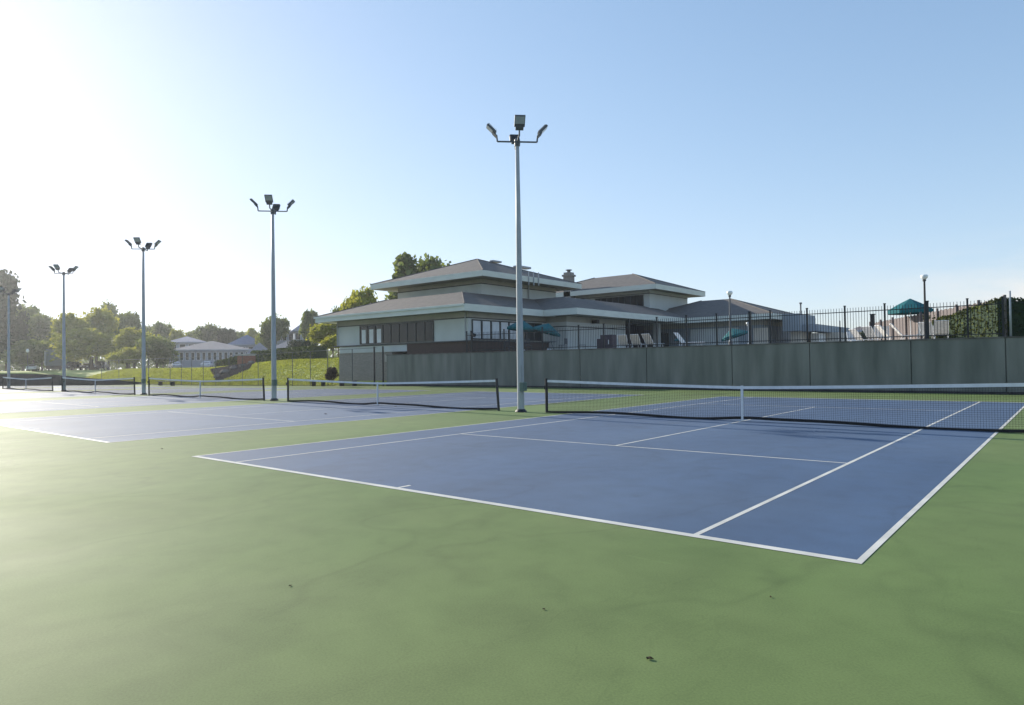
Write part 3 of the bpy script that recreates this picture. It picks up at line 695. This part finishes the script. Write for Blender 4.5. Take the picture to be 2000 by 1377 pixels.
def tree_proto(seed, m, kind='round', nclump=430, nleaf=20, ls=.04, label='tree'):
    """unit tree: height 1, crown about .8 wide"""
    t = thing('tree', label, 'tree')
    rnd = random.Random(seed)
    if kind == 'cone': mb, lb = crown(seed, .24, .24, .44, .54, nclump, nleaf, ls, kind)
    elif kind == 'bush': mb, lb = crown(seed, .5, .5, .46, .5, nclump, nleaf, ls)
    else: mb, lb = crown(seed, .36, .36, .36, .62, nclump, nleaf, ls)
    mb.build('crown', m, t)
    tk = MB(); tk.tube((0, 0, -.03), (0, 0, .32), .022, .016, 8)
    if kind == 'cone': tk.tube((0, 0, .32), (0, 0, .92), .016, .003, 7)
    elif kind != 'bush':
        for lo, lr in lb[:6]:
            e = Vector((lo.x*.3, lo.y*.3, .62+lo.z*.3)); mid = Vector((e.x*.4, e.y*.4, .42)); tk.tube((0, 0, .28), mid, .013, .009, 6); tk.tube(mid, e, .009, .003, 6)
    else: tk = MB().tube((0, 0, -.03), (0, 0, .3), .03, .02, 6)
    tk.build('trunk', 'trunk', t)
    return t
protos = {}
def tree(kind, m, variant, u, vtop, D, wpx, label, group='trees beyond the courts', zb=None, name=None):
    key = (kind, m, variant)
    p = at_d(u, vtop, D); bz = terr(p.x, p.y) if zb is None else zb
    H = max(1.5, p.z-bz)
    depth = (Vector((p.x, p.y, CAM.z))-CAM).dot(fw); W = wpx/FOC*depth
    base = {'round': .78, 'cone': .48, 'bush': 1.0}[kind]
    sx_ = W/base
    if key not in protos:
        t = tree_proto(hash(str(key)) % 1 + variant*17+len(m)*3, m, kind); protos[key] = t; t.location = (p.x, p.y, bz); t.scale = (sx_, sx_, H); t.rotation_euler = (0, 0, variant)
    else: t = dup(protos[key], (p.x, p.y, bz), random.uniform(0, 6.2), None, (sx_, sx_, H))
    tag(t, label, 'bush' if kind == 'bush' else 'tree', group)
    if name: t.name = name
    return t
T = tree
T('round', 'leaf_dark', 1, -36, 505, 190, 140, 'very dark tree cut off by the left edge of the view')
T('round', 'leaf_dark', 2, 12, 588, 195, 84, 'dark tree behind the farthest light pole')
T('bush', 'leaf_dark', 1, -5, 640, 185, 150, 'dark bushy undergrowth at the left edge', 'bushes beyond the courts')
T('round', 'leaf_mid', 1, 45, 585, 215, 90, 'tall hazy tree just right of the farthest light pole')
T('round', 'leaf_mid', 2, 82, 606, 205, 75, 'hazy rounded tree left of the fourth light pole')
T('bush', 'leaf_mid', 1, 66, 655, 172, 110, 'dark hazy bush behind the parked white car at the left', 'bushes beyond the courts')
T('round', 'leaf_yellow', 1, 140, 606, 165, 80, 'yellow green tree behind the fourth light pole')
T('round', 'leaf_yellow', 2, 188, 590, 170, 100, 'broad yellow green tree right of the fourth light pole')
T('bush', 'leaf_yellow', 1, 178, 635, 160, 140, 'low yellow green foliage hanging over the dark parked cars', 'bushes beyond the courts')
T('round', 'leaf_mid', 3, 212, 588, 200, 66, 'darker tree rising behind the broad yellow green tree')
T('round', 'leaf_mid', 1, 252, 600, 190, 60, 'dark green tree behind the third light pole')
T('round', 'leaf_yellow', 3, 262, 638, 150, 96, 'orange tinted tree just left of the third light pole')
T('bush', 'leaf_mid', 2, 306, 648, 140, 88, 'rounded dark green bush right of the third light pole', 'bushes beyond the courts')
T('bush', 'leaf_yellow', 2, 248, 672, 138, 84, 'yellow green shrub at the foot of the orange tinted tree', 'bushes beyond the courts')
for i, (u, v, D, w_, m_, lab) in enumerate([
    (318, 622, 210, 60, 'leaf_mid', 'far hazy tree above the bush right of the third light pole'), (350, 636, 200, 50, 'leaf_yellow', 'pale far tree at the left end of the house roofs'),
    (378, 640, 230, 50, 'leaf_mid', 'hazy far tree behind the left part of the long house roof'), (410, 626, 220, 60, 'leaf_mid', 'tallest far tree above the middle of the long house'),
    (442, 634, 215, 42, 'leaf_dark', 'dark far tree above the right end of the long house'), (470, 642, 235, 46, 'leaf_mid', 'low far tree left of the purple grey house'),
    (492, 636, 225, 36, 'leaf_yellow', 'pale tree top behind the purple grey house'), (290, 630, 240, 60, 'leaf_mid', 'far tree seen just right of the third light pole top half')]):
    T('round', m_, 1+i % 2, u, v, D, w_, lab, 'far trees behind the houses')
T('round', 'leaf_mid', 2, 534, 608, 165, 66, 'broad hazy tree behind the second light pole', 'far trees behind the houses')
T('round', 'leaf_yellow', 1, 515, 645, 170, 40, 'small yellow green tree left of the second light pole')
T('round', 'leaf_mid', 1, 606, 596, 150, 46, 'slender hazy tree between the second light pole and the clubhouse', 'far trees behind the houses')
T('round', 'leaf_yellow', 1, 634, 622, 96, 76, 'yellow green tree against the left wall of the clubhouse')
T('bush', 'leaf_dark', 1, 592, 655, 110, 66, 'dark rounded bush left of the tree by the clubhouse', 'bushes beyond the courts')
T('round', 'leaf_yellow', 2, 650, 650, 88, 50, 'low leafy tree touching the clubhouse corner')
T('round', 'leaf_yellow', 3, 705, 556, 92, 96, 'bright tree showing above the lower clubhouse roof', 'trees behind the clubhouse', 2.3)
T('round', 'leaf_mid', 1, 660, 590, 100, 44, 'small tree tip at the left slope of the lower clubhouse roof', 'trees behind the clubhouse', 2.3)
T('cone', 'leaf_mid', 1, 792, 497, 105, 112, 'pointed conifer rising behind the upper clubhouse roof', 'trees behind the clubhouse', 2.3)
T('round', 'leaf_mid', 1, 846, 487, 108, 128, 'round topped tree right of the conifer behind the clubhouse roof', 'trees behind the clubhouse', 2.3)
for i, (u, v, D, w_, lab) in enumerate([(1618, 650, 110, 34, 'small dark bush just right of the end block of the clubhouse'), (1632, 648, 115, 30, 'dark bush left of the thin post behind the fence'), (1662, 646, 100, 26, 'bush left of the brown hut behind the fence'), (1690, 640, 90, 26, 'bush right of the brown hut behind the fence')]):
    T('bush', 'leaf_dark', 1, u, v, D, w_, lab, 'bushes behind the pool deck', 2.3)
fwm = MB(); rnd = random.Random(11)
for i in range(26000):
    u_ = rnd.uniform(-120, 1760); D_ = rnd.uniform(255, 290); p = at_d(u_, 700, D_); hh = 6.5+4*noise.noise(Vector((u_*.012, 3, 0)))+2*noise.noise(Vector((u_*.05, 7, 0)))
    leafquad(fwm, Vector((p.x, p.y, 1.2+hh*rnd.random()**.7)), rnd.uniform(.5, 1.3), rnd)
tag(fwm.build('far_woods', 'leaf_mid'), 'low belt of far woods closing the horizon behind trees and houses', 'woods', kind='stuff')
# shrub by the building
T('bush', 'leaf_red', 1, 648, 712, 56, 28, 'dark red shrub at the foot of the clubhouse base wall', 'bushes beyond the courts', .2)

def hedge(name, p, q, h, th, m, label, dens=260, ls=.16, cat='hedge', z=None, seed=3, wob=.12, h2=None):
    rnd = random.Random(seed); p = Vector(p); q = Vector(q); d = q-p; Ln = sqrt(d.x**2+d.y**2); dx = Vector((d.x, d.y, 0))/Ln; nn_ = Vector((-dx.y, dx.x, 0))
    t = thing(name, label, cat, tuple(p)); mb = MB(); core = MB(); nseg = max(4, int(Ln/.8)); h2 = h if h2 is None else h2
    def top(s): return (h+(h2-h)*s)*(1+wob*noise.noise(Vector((s*Ln*.45, seed, 0))))
    for i in range(int(Ln*dens)):
        s = rnd.random(); hh = top(s); k = rnd.random()
        if k < .4: o = (rnd.uniform(-th/2, th/2), hh*rnd.uniform(.94, 1.03))
        elif k < .9: o = (rnd.choice((-1, 1))*th/2*rnd.uniform(.85, 1.08), rnd.uniform(.02, 1)*hh)
        else: o = (rnd.uniform(-th/2, th/2), rnd.uniform(.1, 1)*hh); s = rnd.choice((0, 1))*rnd.uniform(.98, 1.0)+.0
        c = dx*(s*Ln)+nn_*o[0]+Vector((0, 0, o[1]+d.z*s)); leafquad(mb, c, ls*rnd.uniform(.6, 1.4), rnd)
    mb.build('foliage', m, t)
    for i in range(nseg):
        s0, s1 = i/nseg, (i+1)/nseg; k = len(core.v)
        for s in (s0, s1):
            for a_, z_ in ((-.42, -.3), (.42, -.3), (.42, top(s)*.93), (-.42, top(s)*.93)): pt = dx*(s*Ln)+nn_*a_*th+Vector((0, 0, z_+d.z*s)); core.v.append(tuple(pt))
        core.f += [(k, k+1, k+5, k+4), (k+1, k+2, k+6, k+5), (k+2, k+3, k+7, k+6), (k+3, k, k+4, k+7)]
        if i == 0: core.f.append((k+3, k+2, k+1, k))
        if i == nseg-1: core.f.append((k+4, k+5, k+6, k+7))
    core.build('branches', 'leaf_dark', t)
    return t
def on_ground(u, D): p = at_d(u, 700, D); return (p.x, p.y, terr(p.x, p.y)-.05)
a_, b_ = on_ground(502, 98), on_ground(626, 80)
hedge('hedge', a_, b_, 1.9, 1.8, 'leaf_clipped', 'long clipped hedge on the grass slope left of the clubhouse', 200, .2, h2=1.45)
a_, b_ = on_ground(428, 104), on_ground(476, 99)
hedge('hedge', a_, b_, .9, 1.4, 'leaf_clipped', 'low yellow green hedge stepping down beside the brick planter', 160, .2, h2=1.5, seed=5)
# mulch bed and rocks under it
rb = MB(); rnd = random.Random(4)
A_, B_, C_, D_ = on_ground(404, 99), on_ground(505, 93), on_ground(490, 86), on_ground(420, 84)
mb = MB(); n_ = 14
def lerp(a, b, t): return Vector(a).lerp(Vector(b), t)
for j in range(n_+1):
    for i in range(n_+1):
        p = lerp(lerp(A_, B_, i/n_), lerp(D_, C_, i/n_), j/n_); e = min(i, n_-i, j, n_-j); mb.v.append((p.x, p.y, terr(p.x, p.y)+(.16+.05*rnd.random() if e else -.05)))
for j in range(n_):
    for i in range(n_): k = j*(n_+1)+i; mb.f.append((k, k+1, k+n_+2, k+n_+1))
struct(mb, 'planting_bed', 'mulch')
def rock(u, D, s, lab):
    p = at_d(u, 715, D); mbk = MB(); rr = random.Random(int(u)); n1, n2 = 9, 6
    for j in range(n2+1):
        ph = pi*j/n2
        for i in range(n1): th = 2*pi*i/n1; k = s*(1+.3*noise.noise(Vector((cos(th)*2+u, sin(th)*2, cos(ph)*2)))); mbk.v.append((k*sin(ph)*cos(th)*1.3, k*sin(ph)*sin(th), k*cos(ph)*.75))
    for j in range(n2):
        for i in range(n1): a1 = j*n1+i; b1 = j*n1+(i+1) % n1; mbk.f.append((a1, b1, b1+n1, a1+n1))
    tag(mbk.build('boulder', 'rock', loc=(p.x, p.y, terr(p.x, p.y)+s*.3)), lab, 'rock', 'boulders in the planting bed')
for u, D, s, lab in ((425, 88, .45, 'grey boulder at the left tip of the planting bed'), (440, 89, .55, 'large grey boulder second from the left in the planting bed'), (457, 90, .5, 'grey boulder in the middle of the planting bed'), (474, 90, .4, 'small grey boulder below the brick planter'), (491, 91, .42, 'grey boulder at the right end of the planting bed')): rock(u, D, s, lab)
p = on_ground(486, 97); bpn = thing('brick_planter', 'red brick planter box with pale stone coping on the slope', 'planter', p, .65)
MB().box((-1.2, -.8, -.3), (1.2, .8, 1.3)).build('brickwork', 'red_brick', bpn); MB().box((-1.35, -.95, 1.3), (1.35, .95, 1.55)).build('coping', 'deck', bpn)

# ivy-covered boundary fence on the right
F0, F1 = Vector((9.95, 30.9, DZ)), Vector((.75, 49.2, DZ))
wf = thing('wooden_fence', 'weathered grey wooden fence running back along the right side of the pool deck', 'fence')
dxy = (F1-F0); Lf = sqrt(dxy.x**2+dxy.y**2); ang = math.atan2(dxy.y, dxy.x)
wp = MB()
for i in range(int(Lf/.16)): wp.box((i*.16, -.012, .05), (i*.16+.145, .012, 1.72+.03*sin(i*1.7)), ang, F0)
wp.build('boards', 'wood', wf)
for i in range(0, 9): MB().box((i*Lf/8.01-.05, .02, 0), (i*Lf/8.01+.05, .12, 1.85), ang, F0).build('post', 'wood', wf)
I0 = F0+Vector((-.1, -.1, 0)); I1 = F0.lerp(F1, .38)+Vector((-.45, -.1, 0))
hedge('ivy_hedge', I0, I1, 1.7, .6, 'leaf_ivy', 'ivy hedge in light and dark patches covering the wooden fence at right', 460, .1, h2=.9, seed=9, wob=.25)
hedge('dark_hedge', (10.0, 31.3, DZ), (13.2, 31.6, DZ), 1.7, 1.2, 'leaf_dark', 'nearly black clipped hedge beyond the steel post at the right edge', 420, .1, h2=.9, seed=12, wob=.1)
# chain link covered end bay
cl_ = MB(); x0 = pxs[-2]; x1 = pxs[-1]
# ================================================================== CHAIN LINK FENCE (left)
cf = thing('chain_link_fence', 'chain link fence with thin dark posts along the far left edge of the courts', 'fence')
fus = [185, 232, 290, 332, 354, 374, 397, 421, 447, 473, 504, 537, 571, 606, 640, 688]
fx = [at_y(u, 740, 30.2).x for u in fus]; fx[0] = max(fx[0], -90)
def fz(x): return zc(max(x, -78), 30)
for x in fx: MB().tube((x, 30.22, fz(x)-.1), (x, 30.22, fz(x)+3.15), .035, n=8).build('post', 'fence_galv', cf)
for (x) in (at_y(735, 720, 30.2).x, at_y(752, 720, 30.2).x): MB().tube((x, 30.0, -.1), (x, 30.0, 3.15), .07, n=10).build('gate_post', 'iron', cf)
rl = MB(); wm = MB(); allx = fx+[at_y(735, 720, 30.2).x]
for a, b in zip(allx, allx[1:]):
    for dz in (3.12, .06): rl.tube((a, 30.22, fz(a)+dz), (b, 30.22, fz(b)+dz), .022, n=6, cap=False)
    k = int((b-a)/.22)
    for j in range(k):
        xa_ = a+(b-a)*j/k
        for s_ in (-1, 1):
            # each wire zigzags up the bay
            xq = xa_; zq = .08; st = .22
            while zq < 3.0:
                x2 = min(max(xq+s_*1.5, a), b); dz_ = abs(x2-xq); dz_ = min(dz_, 3.05-zq)
                if dz_ < .02: break
                x2 = xq+s_*dz_; f_ = fz(xq); n = len(wm.v); hw_ = .0022
                wm.v += [(xq-hw_, 30.22, f_+zq), (xq+hw_, 30.22, f_+zq), (x2+hw_, 30.22, f_+zq+dz_), (x2-hw_, 30.22, f_+zq+dz_), (xq, 30.225, f_+zq), (x2, 30.225, f_+zq+dz_)]
                wm.f += [(n, n+1, n+2, n+3), (n+1, n+4, n+5, n+2), (n+4, n, n+3, n+5)]
                xq = x2; zq += dz_
                if abs(xq-a) < .02 or abs(xq-b) < .02: break
rl.build('rail', 'fence_galv', cf); wm.build('wire_mesh', 'fence_galv', cf)
# windscreen-free fence rail on the building end
# benches
def bench(loc, rz, lab):
    t = thing('bench', lab, 'bench', loc, rz, 'court side benches')
    s_ = MB()
    for i in range(3): s_.box((-.95, -.2+i*.14, .44), (.95, -.08+i*.14, .48))
    s_.build('seat', 'galv_dark', t)
    for x in (-.7, .7): MB().box((x-.04, -.2, 0), (x+.04, .2, .44)).build('leg', 'black', t)
    return t
p = at_y(325, 745, 28.6); bn = bench((p.x, 28.6, zc(p.x, 28.6)), .0, 'dark bench behind the third net from the right'); bn.scale = (2.2, 1, 1)
p = at_y(622, 747, 29.3); dup(bn, (p.x, 29.3, zc(p.x, 29.3)), 0, 'dark bench at the foot of the grass slope beside the clubhouse base', (1, 1, 1))
p = at_y(680, 747, 29.5); dup(bn, (p.x, 29.5, zc(p.x, 29.5)), 0, 'dark bench in front of the stone base of the clubhouse', (1.2, 1, 1))

# ================================================================== HOUSES
def house(u0, u1, D, zeave, zridge, label, depth=12, rz=None, m='house_wall', rm='house_roof', windows=5, storey=1, zb=None, gable=None, ov=.6):
    a = at_d(u0, 700, D); b = at_d(u1, 700, D); W_ = sqrt((b.x-a.x)**2+(b.y-a.y)**2); ang = math.atan2(b.y-a.y, b.x-a.x)
    zb = terr(a.x, a.y)-.2 if zb is None else zb
    t = thing('house', label, 'house', (a.x, a.y, zb), ang, 'houses beyond the courts'); he = zeave-zb; hr = zridge-zb
    MB().box((0, 0, 0), (W_, depth, he)).build('wall', m, t)
    r = MB(); x0, x1, y0, y1 = -ov, W_+ov, -ov, depth+ov; d = (y1-y0)/2; ins = min(d, (x1-x0)/2-.1)
    e = [(x0, y0, he), (x1, y0, he), (x1, y1, he), (x0, y1, he)]; rg = [(x0+ins, y0+d, hr), (x1-ins, y0+d, hr)]
    r.face([e[0], e[1], rg[1], rg[0]]); r.face([e[1], e[2], rg[1]]); r.face([e[2], e[3], rg[0], rg[1]]); r.face([e[3], e[0], rg[0]]); r.face([e[3], e[2], e[1], e[0]])
    ro = r.build('roof', rm, t)
    MB().box((x0-.02, y0-.02, he-.22), (x1+.02, y0+.1, he+.02)).build('gutter', 'house_wall', ro)
    for s in range(storey):
        zz = he-(storey-s)*2.8+.6
        for i in range(windows):
            x = W_*(i+.5)/windows; w_ = min(1.3, W_/windows*.36); f = MB().box((x-w_, -.06, zz), (x+w_, -.003, zz+1.7)).build('window', 'white_metal', t)
            MB().box((x-w_+.1, -.09, zz+.1), (x+w_-.1, -.062, zz+1.6)).build('pane', 'glass', f)
    return t
def zat(u, v, D): return at_d(u, v, D).z
D = 155
h1 = house(338, 488, D, zat(400, 683, D), zat(400, 664, D), 'long low grey house with a beige hip roof behind the parked white cars', 14, windows=14)
hp = MB(); Wp = 20.
gx_ = MB(); gx_.face([(3, -.9, 5.35), (17, -.9, 5.35), (10, 3.5, 7.3)]); gx_.face([(17, -.9, 5.35), (17, 9, 5.35), (10, 3.5, 7.3)]); gx_.face([(3, 9, 5.35), (3, -.9, 5.35), (10, 3.5, 7.3)])
D = 185
house(330, 400, D, zat(360, 668, D), zat(360, 655, D), 'blue roofed house partly behind the left end of the long low house', 12, rm='house_roof2', windows=4)
D = 170
house(448, 516, D, zat(470, 673, D), zat(470, 652, D), 'purple grey house with a steep roof between the long house and the second pole', 10, rm='house_roof2', windows=4, storey=1)
D = 140
house(488, 526, D, zat(500, 690, D), zat(500, 668, D), 'house with a dark side gable just left of the second light pole', 9, windows=3)
D = 140
house(536, 592, D, zat(560, 680, D), zat(560, 663, D), 'low house with a pale hip roof behind the clipped hedge', 9, windows=3)
D = 175
house(538, 574, D, zat(560, 648, D), zat(560, 640, D), 'two storey pale house with dark upper windows right of the second pole', 9, windows=3, storey=2)
D = 170
house(575, 605, D, zat(590, 646, D), zat(590, 630, D), 'far house with a pointed purple roof left of the clubhouse tree', 9, rm='house_roof2', windows=2, storey=2)
# behind the pool deck
D = 95
house(1668, 1694, D, zat(1680, 645, D), zat(1680, 636, D), 'small brown hut seen through the picket fence', 5, m='beige', rm='wood', windows=2, zb=2.2)
D = 150
house(1612, 1662, D, zat(1640, 658, D), zat(1640, 648, D), 'far pale house low behind the picket fence', 8, m='beige', windows=3, zb=2.2)

# ================================================================== VEHICLES
def car(label, m, loc, rz, s=1, suv=False):
    t = thing('parked_car', label, 'car', loc, rz, 'cars in the parking lot'); hh = 1.75 if suv else 1.42
    body = [(-2.2, .35), (-2.25, .75), (-2.1, .95), (-1.0, 1.02), (1.5, 1.05), (2.15, .95), (2.25, .6), (2.2, .35)]
    bm = MB().prism(body, -.88, .88, 'y'); bm.build('body', m, t, bevel=.06)
    cab = [(-1.15, 1.0), (-.55, hh-.03), (-.3, hh), (1.0, hh), (1.35, hh-.08), (1.85, 1.0)]
    MB().prism(cab, -.72, .72, 'y').build('cabin', m, t, bevel=.05)
    gl = [(-1.0, 1.04), (-.52, hh-.1), (1.02, hh-.1), (1.62, 1.04)]
    for y0, y1 in ((-.735, -.722), (.722, .735)): MB().prism(gl, y0, y1, 'y').build('side_window', 'car_glass', t)
    ws = MB(); ws.face([(-1.19, -.62, 1.04), (-1.19, .62, 1.04), (-.60, .56, hh-.1), (-.60, -.56, hh-.1)]); ws.face([(-1.17, -.62, 1.04), (-.58, -.56, hh-.1), (-.58, .56, hh-.1), (-1.17, .62, 1.04)]); ws.build('windscreen', 'car_glass', t)
    ws = MB(); ws.face([(1.90, .62, 1.04), (1.90, -.62, 1.04), (1.42, -.56, hh-.12), (1.42, .56, hh-.12)]); ws.build('rear_window', 'car_glass', t)
    for x in (-1.4, 1.4):
        for y in (-.8, .8):
            wq = MB().tube((x, y-.11, .33), (x, y+.11, .33), .33, n=18).build('wheel', 'tyre', t)
            MB().tube((x, y-.12, .33), (x, y+.12, .33), .19, n=12).build('rim', 'galv', wq)
    for y in (-.6, .6): MB().box((-2.27, y-.17, .68), (-2.2, y+.17, .82)).build('headlight', 'lens', t); MB().box((2.19, y-.17, .72), (2.27, y+.17, .86)).build('tail_light', 'red_brick', t)
    return t
cw = None
for u, D, rz, m_, suv, lab in ((342, 148, 2.9, 'car_white', False, 'white parked car at the left end of the long low house'), (404, 148, 2.56, 'car_white', False, 'white parked car facing the courts in front of the long low house'),
        (432, 149, 2.7, 'car_white', False, 'white parked car half hidden by the low yellow green hedge'), (64, 172, 2.75, 'car_white', False, 'white parked car under the dark trees at the far left'),
        (142, 162, 2.3, 'car_dark', True, 'dark parked car with bright windscreen glare just right of the fourth pole'), (172, 163, 2.5, 'car_dark', False, 'dark parked car under the yellow green trees'),
        (198, 161, 2.6, 'car_dark', True, 'rightmost dark parked car under the yellow green trees')):
    p = at_d(u, 700, D); car(lab, m_, (p.x, p.y, terr(p.x, p.y)), rz, suv=suv)
p = at_d(106, 700, 166); bs = thing('box_truck', 'tall grey truck with a pale side edge parked left of the fourth pole', 'truck', (p.x, p.y, terr(p.x, p.y)), 1.276)
MB().box((-1.5, 0, .9), (1.5, 6, 4.3)).build('cargo_box', 'bus', bs, bevel=.15); MB().box((-1.62, -.05, 1.0), (-1.505, .35, 4.0)).build('corner_strip', 'white_metal', bs)
MB().box((-1.3, -.03, 1.4), (1.3, -.005, 3.9)).build('rear_door', 'bus', bs); MB().box((-1.4, -.1, .3), (1.4, 6, .9)).build('chassis', 'black', bs); MB().box((-1.1, 6, .5), (1.1, 7.8, 2.5)).build('cab', 'bus', bs, bevel=.1)
for x in (-.95, .95):
    for y in (1.2, 6.6): MB().tube((x-.14, y, .45), (x+.14, y, .45), .45, n=16).build('wheel', 'tyre', bs)
p = at_d(54, 684, 160); sl = thing('street_lamp', 'lamp with a white oval globe before the dark trees at left', 'street lamp', (p.x, p.y, terr(p.x, p.y)-.1)); hz_ = p.z-terr(p.x, p.y)
MB().tube((0, 0, 0), (0, 0, hz_-.2), .05).build('pole', 'galv_dark', sl); MB().lathe([(0, hz_-.35), (.15, hz_-.33), (.26, hz_-.1), (.26, hz_+.1), (.15, hz_+.33), (0, hz_+.36)], 14).build('globe', 'globe', sl, smooth=True)

# ================================================================== LITTER ON THE COURT
def leaf(u, v, s, lab):
    p = at_z(u, v, 0); rr = random.Random(u); mbk = MB(); n = 9
    top = [(s*(1+.35*cos(3*2*pi*i/n+rr.random()))*cos(2*pi*i/n), s*.6*(1+.3*rr.random())*sin(2*pi*i/n), .004+s*.35*abs(sin(2*pi*i/n*1.5))) for i in range(n)]
    mbk.v = top+[(x*.95, y*.95, max(.001, z-.004)) for x, y, z in top]+[(0, 0, .004), (0, 0, .001)]
    for i in range(n): j = (i+1) % n; mbk.f += [(i, j, 2*n), (n+j, n+i, 2*n+1), (i, n+i, n+j, j)]
    o = mbk.build('dry_leaf', 'leaf_dry', loc=(p.x, p.y, .003)); o.rotation_euler = (0, 0, rr.uniform(0, 6)); tag(o, lab, 'leaf', 'dry leaves scattered on the court')
for u, v, s, lab in ((1268, 1288, .018, 'largest dry leaf, in the near green foreground'), (1062, 1191, .009, 'small dry leaf left of the foreground centre'), (567, 1145, .010, 'small dry leaf on the green left of centre'), (1505, 1167, .009, 'small dry leaf below the nearest baseline corner'),
        (316, 877, .025, 'dark leaf near the corner of the second court'), (773, 794, .05, 'dark leaf on the green strip between the two nearest courts'), (636, 809, .05, 'dark leaf on the second court before its net')):
    leaf(u, v, s, lab)

# ================================================================== HAZE
hz = MB().box((-330, -120, -1.6), (140, 330, 34)).build('haze', 'band'); hz['kind'] = 'stuff'
vm = bpy.data.materials.new('haze'); vm.use_nodes = True; vt = vm.node_tree; vt.nodes.clear()
vo = vt.nodes.new('ShaderNodeOutputMaterial'); pv = vt.nodes.new('ShaderNodeVolumePrincipled'); pv.inputs['Color'].default_value = (.92, .95, 1, 1); pv.inputs['Density'].default_value = .0003; pv.inputs['Anisotropy'].default_value = .65
vt.links.new(pv.outputs[0], vo.inputs['Volume']); hz.data.materials[0] = vm
